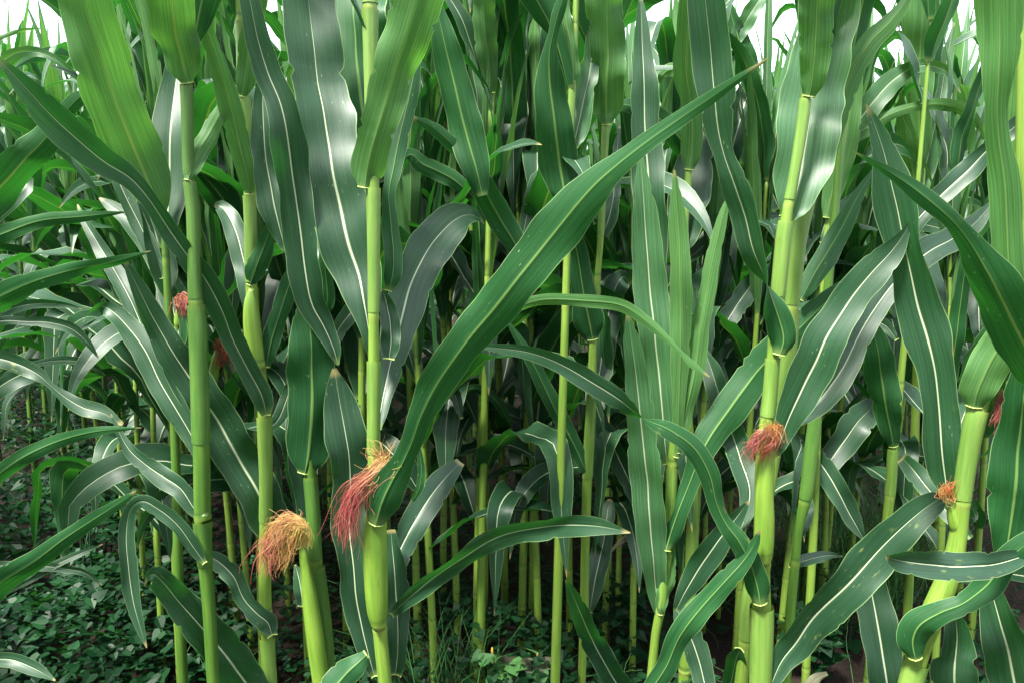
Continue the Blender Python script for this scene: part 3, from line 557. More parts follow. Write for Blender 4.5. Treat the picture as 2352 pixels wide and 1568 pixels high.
T.leaf('u', -.2, [(1910, 400, 20), (1935, 328, 36), (1967, 287, 52), (2007, 233, 54), (2052, 184, 46), (2100, 155, 34), (2140, 152, 26), (2180, 170, 20, 40), (2206, 214, 3, 60)], dY0=-.2, collar=False)
T.leaf('u', .0, [(2270, 440, 30), (2254, 360, 52), (2240, 295, 46), (2223, 238, 40), (2212, 206, 26), (2205, 195, 5)], dY0=.1, collar=False)
T.leaf('u', -.3, [(2060, 580, 28), (2100, 515, 42), (2160, 450, 46), (2220, 395, 48), (2280, 335, 42), (2352, 275, 38), (2420, 230, 20)], dY0=-.3, collar=False)
Rr = Plant('maize stalk with a dark hanging leaf in the gap right of the tallest stalk', 1.95,
    [(2090, 640, 12), (2080, 760, 14), (2062, 940, 17), (2052, 1028, 20), (2046, 1120, 21), (2030, 1260, 22), (2005, 1480, 24), (1996, 1568, 24)], nodes=[885, 1140], seed=14)
Rr.leaf('l', -.08, [(2052, 1027, 30), (2046, 990, 44), (2033, 920, 68), (2024, 860, 70), (2015, 800, 56), (2004, 760, 40), (1994, 738, 5)])
Rr.leaf('u', .1, [(2060, 780, 14), (2030, 745, 26), (1995, 740, 34), (1970, 760, 30), (1950, 790, 5)])
Rr.leaf('u', .3, [(2250, 780, 22), (2248, 700, 50), (2250, 640, 46), (2255, 590, 50), (2262, 550, 40), (2268, 520, 6)], dY0=.1, collar=False)
Rr.leaf('u', .1, [(1985, 1238, 6), (1965, 1203, 34), (1936, 1150, 47), (1906, 1095, 49), (1871, 1045, 41), (1845, 1012, 30), (1818, 988, 5)], dY0=.0, collar=False)
Rr.leaf('u', .2, [(1842, 1165, 16), (1876, 1103, 46), (1912, 1050, 54), (1941, 1010, 63), (1968, 970, 67), (2000, 938, 52), (2016, 920, 26)], dY0=.1, collar=False)
S = Plant('maize stalk with a jutting swollen joint in the gap at right, soil around its foot', 1.7,
    [(1882, 880, 22), (1875, 940, 24), (1864, 1030, 28), (1850, 1150, 27), (1834, 1210, 18), (1827, 1290, 20), (1816, 1400, 22), (1806, 1568, 20)], nodes=[1153, 1290], seed=15, smat='green_stalk')
S.leaf('u', .1, [(1838, 1230, 20), (1848, 1195, 34), (1856, 1165, 26), (1862, 1140, 6)])
S.leaf('u', .1, [(1812, 1300, 16), (1845, 1288, 26), (1880, 1278, 26), (1915, 1274, 12), (1935, 1276, 3)])
U_ = Plant('dark thin maize stalk beside the pale white ribbed leaf at upper right', 2.0,
    [(1936, 160, 13), (1930, 300, 13), (1918, 400, 13), (1908, 466, 13), (1900, 520, 13), (1893, 620, 14), (1884, 800, 16), (1870, 1200, 18)], nodes=[466, 640], seed=16)
U_.leaf('l', -.1, [(1898, 500, 22), (1910, 450, 40), (1930, 380, 54), (1945, 310, 54), (1955, 230, 44), (1962, 150, 40), (1975, 60, 36), (1985, -20, 30)])
U_.leaf('u', .1, [(1888, 560, 18), (1920, 500, 34), (1950, 470, 34), (1978, 440, 20), (1990, 420, 3)])
X = Plant('maize stalk backed by a white ribbed leaf, between the young plant and tallest stalk', 2.0,
    [(1586, 300, 13), (1583, 388, 14), (1578, 450, 14), (1572, 529, 15), (1568, 640, 16), (1575, 900, 18), (1590, 1080, 26), (1592, 1190, 26), (1584, 1400, 24), (1570, 1568, 26)], nodes=[388, 1110, 1540], seed=17)
X.leaf('l', -.12, [(1583, 390, 32), (1588, 352, 46), (1590, 290, 46), (1584, 225, 48), (1576, 170, 58), (1576, 100, 60), (1584, 30, 54), (1592, -40, 52)], cup=62)
X.leaf('u', .14, [(1562, 580, 44), (1572, 520, 82), (1583, 450, 96), (1591, 390, 86), (1600, 330, 70), (1608, 280, 40), (1613, 240, 8)])
X.leaf('u', .35, [(1790, 480, 30), (1752, 397, 64), (1723, 330, 68), (1700, 285, 62), (1680, 252, 50), (1666, 236, 14)], dY0=.3, collar=False)
X.leaf('l', .2, [(1742, 262, 5), (1727, 200, 40), (1711, 140, 56), (1696, 90, 48), (1681, 40, 28), (1670, -5, 10)], dY0=.2, collar=False, mat='maize_blade')
X.leaf('u', .2, [(1678, 115, 18), (1700, 70, 36), (1725, 30, 38), (1758, -20, 30)], dY0=.2, collar=False)
X.leaf('u', .2, [(1630, 820, 20), (1655, 765, 44), (1690, 705, 50), (1725, 655, 40), (1745, 620, 8)], dY0=.1, collar=False)
X.leaf('l', .2, [(1512, 190, 8), (1530, 165, 26), (1560, 160, 32), (1600, 170, 26)], dY0=.2, collar=False)
V_ = Plant('maize plant in the middle with a dark green blade twisted at its top', 1.75,
    [(1324, -20, 14), (1321, 64, 14), (1318, 130, 14), (1315, 190, 15), (1312, 260, 14), (1307, 400, 16), (1302, 600, 17), (1296, 800, 18), (1290, 1000, 19), (1285, 1200, 21), (1275, 1568, 22)], nodes=[64, 420, 700], seed=18)
V_.leaf('l', -.12, [(1300, 465, 50), (1290, 400, 86), (1278, 320, 94), (1269, 250, 82), (1262, 180, 64), (1262, 120, 36), (1272, 70, 24), (1282, 30, 30), (1300, -25, 18)], rip=.03, damage=.15, mat='maize_blade')
V_.leaf('l', -.02, [(1316, 187, 18), (1318, 160, 32), (1310, 100, 28), (1300, 50, 24), (1296, -10, 20)], cup=66)
V_.leaf('u', .10, [(1316, 340, 34), (1328, 290, 52), (1340, 235, 52), (1352, 180, 44), (1362, 110, 38), (1368, 40, 28), (1370, -20, 16)])
W = Plant('thin maize stalk ending in a pale green sheath against the sky, left of the middle', 2.1,
    [(1133, 100, 11), (1131, 213, 12), (1127, 300, 13), (1125, 360, 13), (1121, 600, 14), (1114, 900, 17), (1106, 1300, 19)], nodes=[360, 640], seed=19)
W.leaf('l', -.1, [(1131, 214, 20), (1128, 190, 30), (1120, 120, 50), (1112, 50, 54), (1107, -30, 54)], cup=62)
W.leaf('u', .03, [(1125, 360, 16), (1132, 320, 28), (1146, 270, 26), (1152, 220, 22), (1160, 160, 5)])
W.leaf('l', -.55, [(1108, 450, 26), (1096, 400, 62), (1080, 340, 78), (1062, 275, 80), (1045, 200, 76), (1026, 120, 64), (1010, 50, 46), (998, -10, 20)], dY0=-.5, collar=False, mat='maize_blade')
W.leaf('l', -.55, [(1215, 615, 20), (1177, 550, 54), (1140, 490, 62), (1105, 420, 54), (1070, 365, 42), (1035, 328, 34), (993, 293, 27), (946, 270, 8)], dY0=-.4, collar=False)
W.leaf('l', -.3, [(1090, 455, 24), (1040, 412, 40), (1002, 392, 42), (968, 376, 38), (945, 356, 32), (931, 362, 26, 40), (922, 400, 18, 70), (924, 447, 3, 80)], dY0=-.2, collar=False, damage=.2)
W.leaf('l', -.80, [(1085, 797, 6), (1130, 752, 26), (1180, 712, 28), (1240, 690, 28), (1340, 691, 28), (1430, 703, 29), (1490, 742, 25), (1540, 785, 14), (1562, 806, 8), (1590, 836, 17), (1630, 865, 2)], dY0=-.72, collar=False, mat='young_skylit_blade', tilt=.3, label='arching blade with a brown shrivelled tip')
W.leaf('u', .0, [(1060, 960, 12), (1040, 900, 30), (1010, 895, 34), (985, 920, 30), (960, 960, 20), (950, 1000, 3)], dY0=-.1)
W.leaf('l', .1, [(1050, 905, 10), (1090, 892, 20), (1130, 910, 24), (1160, 950, 20), (1175, 985, 3)], dY0=.0, damage=.9, collar=False, label='half withered yellow streaked leaf')

# plants just outside the left edge whose blades reach in
LA = Plant('maize plant standing just outside the left edge, bright blades reaching in across the weeds', 1.05,
    [(-150, 300, 26), (-150, 700, 30), (-148, 1200, 34), (-145, 1568, 36)], seed=20, group='maize plants at the left edge')
LA.leaf('l', -.02, [(-140, 780, 40), (-60, 716, 62), (0, 681, 60), (80, 646, 44), (180, 617, 35), (270, 599, 23), (346, 577, 2)], tilt=.35)
LA.leaf('l', -.02, [(-140, 1440, 60), (-60, 1386, 72), (0, 1338, 64), (85, 1284, 50), (150, 1234, 38), (238, 1177, 28), (295, 1140, 15), (313, 1126, 2)], tilt=.3)
LA.leaf('l', .05, [(-140, 1200, 40), (-40, 1112, 44), (0, 1085, 42), (60, 1045, 36), (135, 1012, 30), (220, 990, 22), (325, 982, 2)], tilt=.3)
LA.leaf('u', .0, [(-140, 1500, 26), (-20, 1512, 28), (30, 1515, 32), (80, 1535, 30), (127, 1562, 3)], damage=.5)
LA.leaf('l', .02, [(-140, 900, 26), (-60, 850, 26), (0, 790, 18), (18, 775, 3)])
LB = Plant('maize plant outside the left edge with duller arching blades and a yellow spotted one', 1.6,
    [(-190, 100, 22), (-188, 600, 26), (-186, 1100, 28), (-184, 1568, 30)], seed=21, group='maize plants at the left edge')
LB.leaf('l', .0, [(-150, 560, 70), (-40, 470, 88), (0, 427, 88), (57, 367, 78), (105, 317, 62), (150, 257, 36), (180, 226, 32), (212, 200, 3)])
LB.leaf('l', .0, [(-150, 640, 30), (-60, 562, 42), (0, 540, 38), (90, 508, 32), (180, 498, 26), (295, 487, 2)], tilt=.2)
LB.leaf('u', .02, [(-150, 810, 30), (-30, 818, 42), (30, 832, 40), (85, 858, 31), (115, 884, 15), (150, 912, 28), (195, 938, 38), (235, 948, 34), (282, 974, 8)], damage=.9, label='twisted blade with yellow patches')
LB.leaf('u', .1, [(-150, 820, 16), (-20, 736, 24), (30, 708, 24), (90, 697, 21), (150, 701, 13), (190, 710, 2)])
LB.leaf('u', .1, [(-150, 790, 16), (0, 737, 20), (60, 738, 18), (110, 740, 26), (165, 756, 25), (200, 786, 17), (226, 822, 3)], damage=.3)
LB.leaf('u', .2, [(-100, 930, 12), (30, 845, 14), (78, 836, 14), (120, 828, 19), (180, 830, 19), (225, 848, 12), (241, 861, 2)])
LB.leaf('u', .1, [(-120, 1290, 14), (50, 1299, 21), (110, 1300, 21), (165, 1308, 17), (190, 1313, 15), (235, 1342, 2)])
LB.leaf('u', .1, [(-120, 1420, 10), (60, 1338, 10), (120, 1300, 17), (180, 1272, 15), (236, 1248, 2)])
LB.leaf('u', .3, [(-150, 600, 20), (20, 470, 30), (60, 420, 34), (10, 430, 20), (-20, 450, 4)])
LC = Plant('maize plant outside the left edge, one thin blade arching over near the top corner', 2.0,
    [(-120, 0, 16), (-118, 500, 20), (-116, 1200, 24)], seed=22, group='maize plants at the left edge')
LC.leaf('u', .1, [(-110, 250, 20), (0, 148, 22), (40, 122, 24), (85, 120, 22), (130, 140, 18), (170, 172, 14), (208, 205, 3)])
LC.leaf('l', .1, [(-110, 140, 10), (-10, 92, 12), (50, 70, 8), (95, 66, 2)])

A.sheath((-30, 15), (24, 300), (432, 722), (828, 1045)); B.sheath((722, 900), (1092, 1284), (1300, 1560)); Cc.sheath((50, 215), (226, 440), (450, 652), (956, 1200), (1462, 1600))
D.sheath((196, 408), (418, 690), (700, 1020), (1195, 1300)); K.sheath((228, 464), (508, 685), (822, 960), (1392, 1600)); K2.sheath((450, 704), (716, 930), (1300, 1470)); N.sheath((940, 1150), (1518, 1600))
H.sheath((290, 540), (660, 775), (910, 1100)); I.sheath((1072, 1255), (1268, 1396)); W.sheath((216, 356)); X.sheath((392, 640), (1114, 1400)); V_.sheath((70, 185), (192, 400)); T.sheath((378, 590)); Rr.sheath((1030, 1138)); S.sheath((940, 1148))

# ------------------------------------------------------------------ the rest of the field: kinds of plants, then copies along the rows
def wild_plant(seed, merged=False, hgt=2.15):
    rng = random.Random(seed)
    root = empty('maize_plant', (0, 0, 0))
    lean = (rng.uniform(-.04, .04), rng.uniform(-.04, .04)); n = 60
    z = np.linspace(-0.02, hgt * 0.86, n)
    zp = np.maximum(z, 0) ** 1.5; P = np.stack([lean[0] * zp, lean[1] * zp, z], 1)
    rr = np.interp(z, [0, .3, 1.0, hgt], [.0135, .0125, .0105, .004])
    nz = [0.06]; st = .12
    while nz[-1] < hgt * .82: nz.append(nz[-1] + st + rng.uniform(-.015, .015)); st = min(.19, st + .015)
    allz = np.unique(np.concatenate([z] + [np.array((-.014, -.008, -.003, .003, .008, .014)) + q for q in nz]))
    P = np.stack([np.interp(allz, z, P[:, j]) for j in range(3)], 1); r2, nd = node_profile(allz, np.interp(allz, z, rr), nz)
    sv = tube(P, r2, 8, True, nd); at = lambda q: np.array([np.interp(q, allz, P[:, j]) for j in range(3)])
    a0 = rng.uniform(0, 6.28); leaves = []
    hs = [q for q in nz if q > .40]
    for k, h in enumerate(hs):
        t = k / (len(hs) - 1)
        Lg = (0.55 + 0.42 * math.sin(math.pi * min(1, t * 0.9 + .12))) * rng.uniform(.85, 1.12); Wd = (.064 + .040 * math.sin(math.pi * min(1, t * .85 + .2))) * rng.uniform(.88, 1.15)
        el = 48 + 34 * t + rng.uniform(-9, 9); dr = (2.3 - 1.7 * t) * rng.uniform(.6, 1.25)
        leaves.append(wild_blade(rng, at(h + .10), a0 + (k % 2) * math.pi + rng.uniform(-.5, .5), Lg, Wd, min(el, 86), dr))
    for k in range(9):
        leaves.append(wild_blade(rng, at(hgt * (.55 + .034 * k)), rng.uniform(0, 6.28), rng.uniform(.50, .88), rng.uniform(.030, .060), rng.uniform(81, 89), rng.uniform(.02, .30), twist=.5))
    nl = len(leaves); mt = lambda i: 'young_skylit_blade' if i > nl * .55 else 'maize_blade'  # upper leaves: young green plus painted-in backlight from the sky
    if merged:
        for nm_, sel in (('lower_leaves', 'maize_blade'), ('upper_leaves', 'young_skylit_blade')):
            V, F, A_ = merge([l_[:3] for i, l_ in enumerate(leaves) if mt(i) == sel]); mk(nm_, V, F, sel, root, A_)
        mk('stalk', *sv[:2], 'green_stalk' if merged else 'maize_stalk', root, sv[2])
    else:
        mk('stalk', *sv[:2], 'green_stalk' if merged else 'maize_stalk', root, sv[2])
        for i, (v, f, a, _) in enumerate(leaves): mk('leaf', v, f, mt(i), root, a)
    return root
def copy_tree(o, parent=None):
    c = o.copy(); col.objects.link(c)
    if parent is not None: c.parent = parent
    for ch in list(o.children): copy_tree(ch, c)
    return c
def label_far(x, Y):
    if Y > 4.6: return ('maize plant of the far rows, small and pale in the depth of the field', 'far maize rows')
    if x < 420: return ('maize plant of the row that recedes at the left along the dark weedy strip', 'maize row along the weedy strip')
    if x < 1250: return ('maize plant standing among the crowded stalks behind the red silk stalk', 'maize plants behind the red silk stalk')
    if x < 1700: return ('maize plant standing in the shade behind the young light green plant', 'maize plants behind the young plant')
    return ('maize plant of the rows behind the tallest stalk and its white ribbed leaf', 'maize plants behind the tallest stalk')
protos = [wild_plant(100 + k, False, 2.0 + .05 * k) for k in range(7)]
fprotos = [wild_plant(200 + k, True, 2.05 + .06 * k) for k in range(4)]
used = {}
def place(X, Y, rng, sc=1.0):
    far = Y > 3.6; k = rng.randrange(4 if far else 7); src = (fprotos if far else protos)[k]
    key = (far, k); o = src if key not in used else copy_tree(src); used[key] = 1
    if Y > 1:
        pxx = CX + X / (Y * cp) * FPX
        sc = min(1.12, (CAMH + (.20 if pxx > 1330 else (.20 if pxx < 330 else .32)) * Y) / 2.25)
        if pxx > 1330: sc = max(.8, sc)
    o.location = (X, Y, 0); o.rotation_euler = (0, 0, rng.uniform(0, 6.28)); s = sc * rng.uniform(.90, 1.08); o.scale = (s, s, s)
    px = CX + X / (Y * cp) * FPX
    lb, gp = label_far(px, Y); tag(o, lb, 'maize plant', gp)
rng = random.Random(5)
for (x, Y) in [(1040, 2.35), (1107, 2.5), (1005, 2.75), (1158, 2.7), (1200, 2.3), (1243, 2.25), (660, 2.2), (940, 2.3), (520, 2.4), (1440, 2.6), (1655, 2.5), (1950, 2.5), (2250, 1.9), (2330, 2.2), (800, 2.1), (1740, 2.2), (980, 2.05), (1085, 2.15), (1225, 2.45), (1320, 2.35), (1410, 2.4), (1480, 2.2), (1620, 2.2), (1690, 2.6), (1850, 2.3), (1905, 2.6), (2010, 2.65), (2090, 2.4), (2160, 2.8), (2290, 2.6), (760, 2.35), (620, 2.6), (545, 2.1), (480, 2.7), (350, 2.5), (300, 2.9), (250, 3.3), (205, 3.8)]:
    place((x - CX) / FPX * Y * cp, Y, rng)
cnt = 0
for r in range(10):
    c0 = -.30 + .74 * r
    Yy = (2.3 if r == 0 else 2.6) if r < 2 else 2.1
    while Yy < 6.8:
        Yy += rng.uniform(.15, .23) * (1.0 if Yy < 3.6 else 1.7)
        X = c0 - .60 * (Yy - 1.3) + rng.uniform(-.05, .05)
        px = CX + X / (Yy * cp) * FPX
        if px < -100 or px > 2580: continue
        if Yy < 2.5 and 1380 < px < 2352 and rng.random() < .25: continue
        place(X, Yy, rng); cnt += 1
for r in range(3):                                     # rows beyond the weedy strip, far left
    c0 = -1.55 - .75 * r
    Yy = 3.2
    while Yy < 9:
        Yy += rng.uniform(.22, .36)
        X = c0 - .60 * (Yy - 1.3) + rng.uniform(-.05, .05); px = CX + X / (Yy * cp) * FPX
        if px < -160: continue
        place(X, Yy, rng); cnt += 1
for k in range(24):                                    # unseen plants added behind and beside the photographer to shade the front rows
    place(-1.6 + 3.6 * (k % 12) / 11.0, (-.75, -1.2)[k // 12] + rng.uniform(-.1, .05), rng, 1.12)
for (x, Y) in [(-60, 3.9), (20, 4.2), (95, 4.4), (60, 4.8), (-20, 4.9), (130, 5.2), (30, 5.4), (100, 5.9), (-50, 5.8), (150, 6.3), (60, 6.4), (10, 6.8), (110, 7.2), (165, 7.6), (40, 7.9), (140, 8.3), (75, 8.6)]:
    place((x - CX) / FPX * Y * cp, Y, rng)
for k in range(6): place(-1.55 + rng.uniform(-.1, .1), -.4 + .38 * k, rng)  # unseen row added off to the left to shade the weedy strip
for k in range(9): place(-2.15 + rng.uniform(-.1, .1) - .25 * k * .38, .2 + .38 * k, rng)  # second unseen row farther left, added for the same shade
for k in range(8): place(-1.80 - .12 * k + rng.uniform(-.08, .08), .35 + .30 * k, rng)  # unseen filler plants between them, added to thicken that shade
for (x, Y) in [(335, 2.0), (295, 2.25), (262, 2.6), (222, 3.0), (185, 3.4), (150, 3.8), (110, 3.5)]: place((x - CX) / FPX * Y * cp, Y, rng, .95)
def far_field():
    rg = random.Random(77); parts = []
    for i in range(420):
        Y = rg.uniform(7.0, 15); X = rg.uniform(-.82 * Y, .78 * Y); h = rg.uniform(1.95, 2.5)
        for k in range(11):
            t = k / 10.0
            v, f_, a, _ = wild_blade(rg, (X, Y, .3 + (h - .75) * t), rg.uniform(0, 6.28), rg.uniform(.45, .8), rg.uniform(.05, .085), 50 + 36 * t, (2.1 - 1.6 * t) * rg.uniform(.6, 1.2), 9, np.array([-1, -.06, 0, .06, 1.0]))
            parts.append((v, f_, a))
        v, f_, a = tube([(X, Y, 0), (X, Y, h * .8)], [.013, .006], 5, False); n = len(v)
        parts.append((v, f_, dict(du=[.02] * n, ue=[.5] * n, ss=[.4] * n, sm=[0.0] * n)))
    V, F, A_ = merge(parts)
    return tag(mk('far_maize', V, F, 'young_skylit_blade', None, A_), 'far mass of maize closing the field behind the rows', 'maize', kind='stuff')
far_field()
print('copies', cnt)

# ------------------------------------------------------------------ ground and weeds
def ground():
    n = 120; xs = np.concatenate([[-60, -20], np.linspace(-6, 7, n), [20, 60]]); ys = np.concatenate([[-20, -4], np.linspace(-1, 10, n), [20, 60]])
    rg = np.random.RandomState(3); V = []; F = []
    for y in ys:
        for x in xs:
            V.append((x, y, .018 * math.sin(x * 5 + y * 8.3) + .012 * math.sin(x * 13 - y * 11) + rg.uniform(-.014, .014) - .02))
    m = len(xs)
    for j in range(len(ys) - 1):
        for i in range(m - 1): F.append((j*m + i, j*m + i + 1, (j+1)*m + i + 1, (j+1)*m + i))
    return tag(mk('soil', V, F, 'soil'), 'dark crumbly field soil between the maize stalks', 'soil', kind='structure')
ground()
def heart(c, size, az, tilt, roll, fold=.25):
    """a small heart shaped weed leaf, folded along its middle"""
    o = [(0, .0), (-.30, -.22), (-.52, -.02), (-.45, .32), (0, 1.0), (.45, .32), (.52, -.02), (.30, -.22), (0, .35)]
    ca, sa, ct, s_t, cr, sr = math.cos(az), math.sin(az), math.cos(tilt), math.sin(tilt), math.cos(roll), math.sin(roll)
    V = []
    for x, y in o:
        z = abs(x) * fold; x, z = x * cr - z * sr, x * sr + z * cr
        y, z = y * ct - z * s_t, y * s_t + z * ct
        V.append((c[0] + size * (x * ca - y * sa), c[1] + size * (x * sa + y * ca), c[2] + size * z))
    return V, [(0, 1, 2, 8), (2, 3, 8), (3, 4, 8), (4, 5, 8), (5, 6, 8), (6, 7, 0, 8)]
def strip(X, Y): return X < -.30 - .62 * (Y - 1.3)
def weeds():
    rg = random.Random(8); V = []; F = []; sr = []
    def add(v, f, r):
        o = len(V); V.extend(v); F.extend(tuple(i + o for i in q) for q in f); sr.extend([r] * len(v))
    n = 0
    while n < 46000:
        Y = 1.25 + 7.5 * rg.random() ** 1.7; X = rg.uniform(-.78 * Y - .5, .75 * Y + .3); s = strip(X, Y)
        clump = math.sin(X * 4.1 + 1.3) * math.sin(Y * 3.7 + .5) + .4 * math.sin(X * 11 + Y * 7)
        if not s and (rg.random() > .6 or clump < (-.9 if X < .5 else (-.3 if X < 1.0 else .1))): continue
        hmax = (.12 + .34 * min(1, max(0, (Y - 1.7) / 2))) if s else .17
        h = hmax * rg.random() ** .7 * (1 + .5 * clump); size = rg.uniform(.016, .046) * (1.0 if s else .8)
        add(*heart((X, Y, .005 + max(0, h)), size, rg.uniform(0, 6.28), rg.uniform(-.7, .5), rg.uniform(-.5, .5)), rg.random() ** 1.5); n += 1
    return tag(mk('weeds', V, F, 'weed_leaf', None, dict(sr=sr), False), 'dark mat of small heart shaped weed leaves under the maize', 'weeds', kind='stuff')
weeds()
def tendrils():
    rg = random.Random(18); parts = []
    for i in range(420):
        Y = 1.3 + 5 * rg.random() ** 1.6; X = rg.uniform(-.74 * Y, .72 * Y); p = np.array((X, Y, rg.uniform(.02, .1))); a = rg.uniform(0, 6.28); e = rg.uniform(.0, 1.1); pts = [p]
        for k in range(10):
            a += rg.uniform(-.5, .5); e += rg.uniform(-.4, .25); p = p + np.array((math.cos(a) * math.cos(e), math.sin(a) * math.cos(e), math.sin(e))) * rg.uniform(.015, .04); p[2] = max(p[2], .01); pts.append(p)
        parts.append(tube(pts, np.linspace(.0013, .0006, len(pts)), 4, False)); parts[-1][2]['sr'] = [rg.random()] * (len(pts) * 4)
    V, F, A_ = merge(parts)
    return tag(mk('weed_stems', V, F, 'weed_bright', None, A_), 'thin pale vine tendrils straggling over the ground weeds', 'weed stems', kind='stuff')
tendrils()
def grass_tuft(X, Y, n, h, label, spread=.09, seed=1):
    rg = random.Random(seed); V = []; F = []; sr = []
    for i in range(n):
        b = np.array((rg.gauss(0, spread), rg.gauss(0, spread), 0)); a = rg.uniform(0, 6.28); e = rg.uniform(1.15, 1.5); L = h * rg.uniform(.5, 1.1); wv = rg.uniform(.0018, .0038); p = b.copy(); o = len(V); r = rg.random()
        for k in range(7):
            t = k / 6; ww = wv * (1 - t) + .0003; sd = np.array((-math.sin(a), math.cos(a), 0)) * ww
            V.extend([p - sd, p + sd]); sr.extend([r, r])
            p = p + np.array((math.cos(a) * math.cos(e), math.sin(a) * math.cos(e), math.sin(e))) * L / 6; e -= rg.uniform(.02, .28)
        F.extend((o + 2*k, o + 2*k + 1, o + 2*k + 3, o + 2*k + 2) for k in range(6))
    o = mk('grass_tuft', V, F, 'grass_blade', None, dict(sr=sr)); o.location = (X, Y, 0)
    return tag(o, label, 'grass', None, 'thing')
def fly():
    r = tag(empty('fly', pt(1635, 118, 1.235)), 'tiny dark fly sitting on the pale leaf beside the tallest stalk', 'fly')
    def blob(name, c, rad, mat, par):
        V = []; F = []
        for i in range(7):
            a = math.pi * i / 6
            for k in range(8): V.append((c[0] + rad[0] * math.sin(a) * math.cos(k * .7854), c[1] + rad[1] * math.sin(a) * math.sin(k * .7854), c[2] + rad[2] * math.cos(a)))
        for i in range(6):
            for k in range(8): F.append((i*8 + k, i*8 + (k+1) % 8, (i+1)*8 + (k+1) % 8, (i+1)*8 + k))
        return mk(name, V, F, mat, par)
    blob('body', (0, 0, 0), (.0017, .0015, .0032), 'insect', r); blob('head', (0, -.0002, .0037), (.0013, .0012, .0011), 'insect', r)
    for s in (-1, 1): blob('wing', (s * .0016, -.0014, -.0014), (.0012, .0002, .0032), 'insect_wing', r)
    r.rotation_euler = (0, R(-28), 0)
q = NT('insect'); q.out(q.bsdf((.012, .012, .014), .35)); q = NT('insect_wing'); q.out(q.bsdf((.10, .10, .11), .3))
fly()
def gx(x, Y): return (x - CX) / FPX * Y * cp
grass_tuft(gx(1990, 2.7), 2.7, 340, .62, 'tall tuft of fine green grass standing in the gap at right', .13, 2)
grass_tuft(gx(2080, 3.0), 3.0, 220, .55, 'thinner grass tuft just behind and right of the tall tuft', .12, 3)
grass_tuft(gx(1010, 2.0), 2.0, 120, .40, 'sparse grass tuft at the foot of the red silk stalk', .10, 4)
def thistle(X, Y, h, label, heads, seed, mat='weed_leaf', head='seed_fluff', buds=0, hs=.013):
    rg = random.Random(seed); root = tag(empty('sow_thistle' if head == 'seed_fluff' else 'flowering_weed', (X, Y, 0)), label, 'weed')
    parts = []; hp = []; lv = []
    def leafy(p, size):
        lv.append((*heart(p, size, rg.uniform(0, 6.28), rg.uniform(-.6, .6), rg.uniform(-.5, .5)), rg.random()))
    def branch(p, a, e, L, r, depth):
        pts = [np.array(p)]
        for k in range(6):
            a += rg.uniform(-.25, .25); e += rg.uniform(-.12, .12)
            pts.append(pts[-1] + np.array((math.cos(a) * math.cos(e), math.sin(a) * math.cos(e), math.sin(e))) * L / 6)
            if rg.random() < (.6 if depth == 0 else .25): leafy(pts[-1], rg.uniform(.02, .06) * (1.6 if depth == 0 else .8))
        parts.append(tube(pts, np.linspace(r, r * .6, len(pts)), 5, True)); parts[-1][2]['sr'] = [.5] * (len(pts) * 5)
        if depth < 2:
            for k in range(3 if depth == 0 else 2): branch(pts[-1 - (k % 2)], a + rg.uniform(-1.6, 1.6), e - rg.uniform(.1, .7), L * rg.uniform(.3, .5), r * .6, depth + 1)
        else: hp.append(pts[-1])
    for k in range(3): branch((rg.uniform(-.05, .05), rg.uniform(-.05, .05), 0), rg.uniform(0, 6.28), rg.uniform(1.25, 1.5), h * rg.uniform(.6, .8), .004, 0)
    V, F, A_ = merge(parts); mk('stem', V, F, mat, root, A_)
    for v, f, r in lv: mk('leaf', v, f, mat, root, dict(sr=[r] * len(v)), False)
    rg.shuffle(hp)
    for p in hp[:heads]:
        V = []; F = []
        if head == 'seed_fluff':
            for i in range(46):
                d = nrm(np.array((rg.gauss(0, 1), rg.gauss(0, 1), abs(rg.gauss(0, 1)) + .15))); sd = nrm(np.cross(d, (.3, .5, .8))) * .0007; q = p + d * hs * rg.uniform(.6, 1.2); o = len(V)
                V.extend([p - sd, p + sd, q + sd * 1.6, q - sd * 1.6]); F.append((o, o+1, o+2, o+3))
            mk('seed_head', V, F, head, root, None, False)
        else:
            v, f, a = tube([p, p + np.array((0, 0, .008)), p + np.array((0, 0, .016)), p + np.array((0, 0, .022))], [.002, .0035, .003, .001], 7, True); mk('flower_bud', v, f, head, root, a)
    return root
thistle(gx(165, 3.1), 3.1, .82, 'sow thistle with white fluffy seed heads in the weedy strip at left', 7, 31)
thistle(gx(235, 3.4), 3.4, .80, 'sow thistle with few fluffy heads, close to the left maize row', 4, 32)
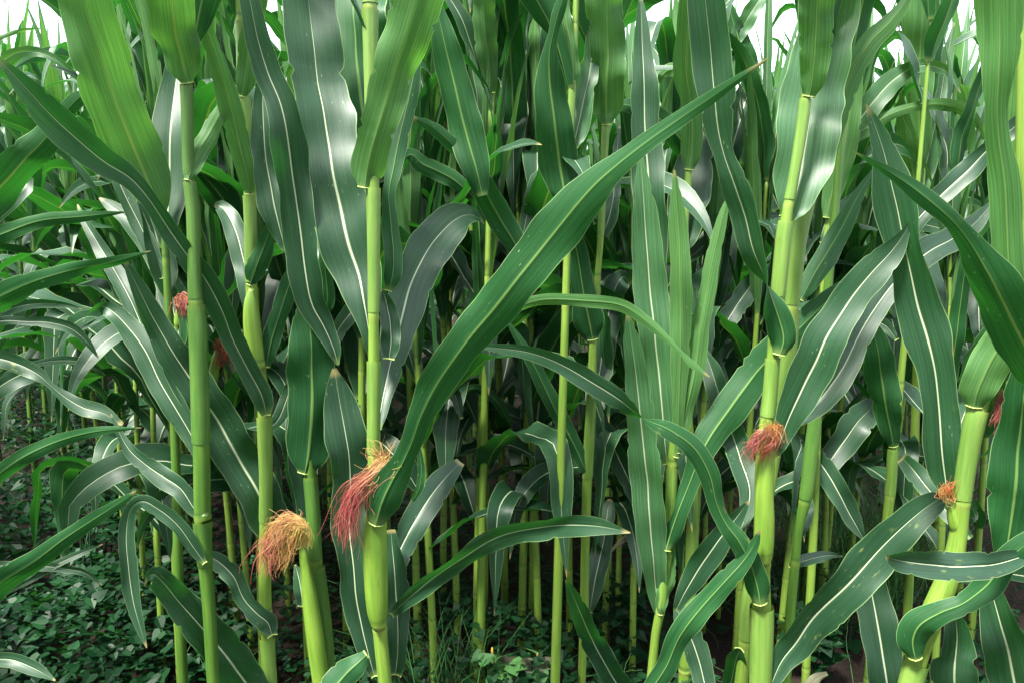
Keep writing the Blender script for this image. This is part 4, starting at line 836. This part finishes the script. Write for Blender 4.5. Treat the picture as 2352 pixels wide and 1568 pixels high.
thistle(gx(60, 3.0), 3.0, .50, 'low weed with one fluffy head near the left edge', 1, 33)
thistle(gx(1128, 1.95), 1.95, .22, 'small bright green weed with orange buds low in the middle', 4, 34, 'weed_bright', 'flower_bud')
for k, (x, Y, h, lb) in enumerate([(110, 2.6, .45, 'branching dark weed below the fluffy thistles'), (270, 2.7, .42, 'leafy dark weed at the foot of the left row'), (2010, 2.4, .25, 'spiny leaved weed on the soil in the right hand gap'), (1940, 2.2, .2, 'low spreading weed under the large spotted leaf at right'), (1470, 2.3, .3, 'leafy weed between the stalks behind the young plant')]):
    thistle(gx(x, Y), Y, h, lb, 0, 41 + k)
def dry_blade(px, label, seed):
    rg = random.Random(seed); q = catmull([(x, y, w, Y, ro) for x, y, w, Y, ro in px], 30)
    P = np.array([pt(a[0], a[1], a[3]) for a in q]); W_ = np.array([a[2] * m_per_px(a[1], a[3]) for a in q])
    T_ = nrm(np.gradient(P, axis=0)); view = nrm(CAMP - P); Nf = nrm(view - T_ * np.sum(view * T_, 1, keepdims=True)); S_ = np.cross(T_, Nf)
    V, F, A_, _ = blade(P, S_, Nf, W_, rg, 20, .3, .16); A_['sr'] = [rg.random()] * len(V)
    c = P.mean(0); V = [v - c for v in V]; o = mk('withered_leaf', V, F, 'dry_leaf', None, A_); o.location = tuple(c)
    return tag(o, label, 'leaf', None, 'thing')
dry_blade([(1120, 1512, 10, 2.0, 0), (1160, 1520, 30, 1.98, 0), (1210, 1528, 36, 1.98, 0), (1260, 1522, 28, 1.98, 0), (1290, 1518, 4, 1.98, 0)], 'withered grey maize leaf lying on the weeds low in the middle', 51)
dry_blade([(1900, 1545, 8, 2.0, 0), (1870, 1560, 24, 1.98, 0), (1850, 1590, 20, 1.95, 0), (1845, 1620, 4, 1.93, 0)], 'curled withered leaf at the foot of the jutting stalk', 52)
dry_blade([(1400, 1268, 4, 2.5, 0), (1430, 1240, 14, 2.5, 0), (1480, 1215, 16, 2.5, 0), (1520, 1205, 6, 2.5, 0)], 'thin withered strip arching between stalks behind the young plant', 53)
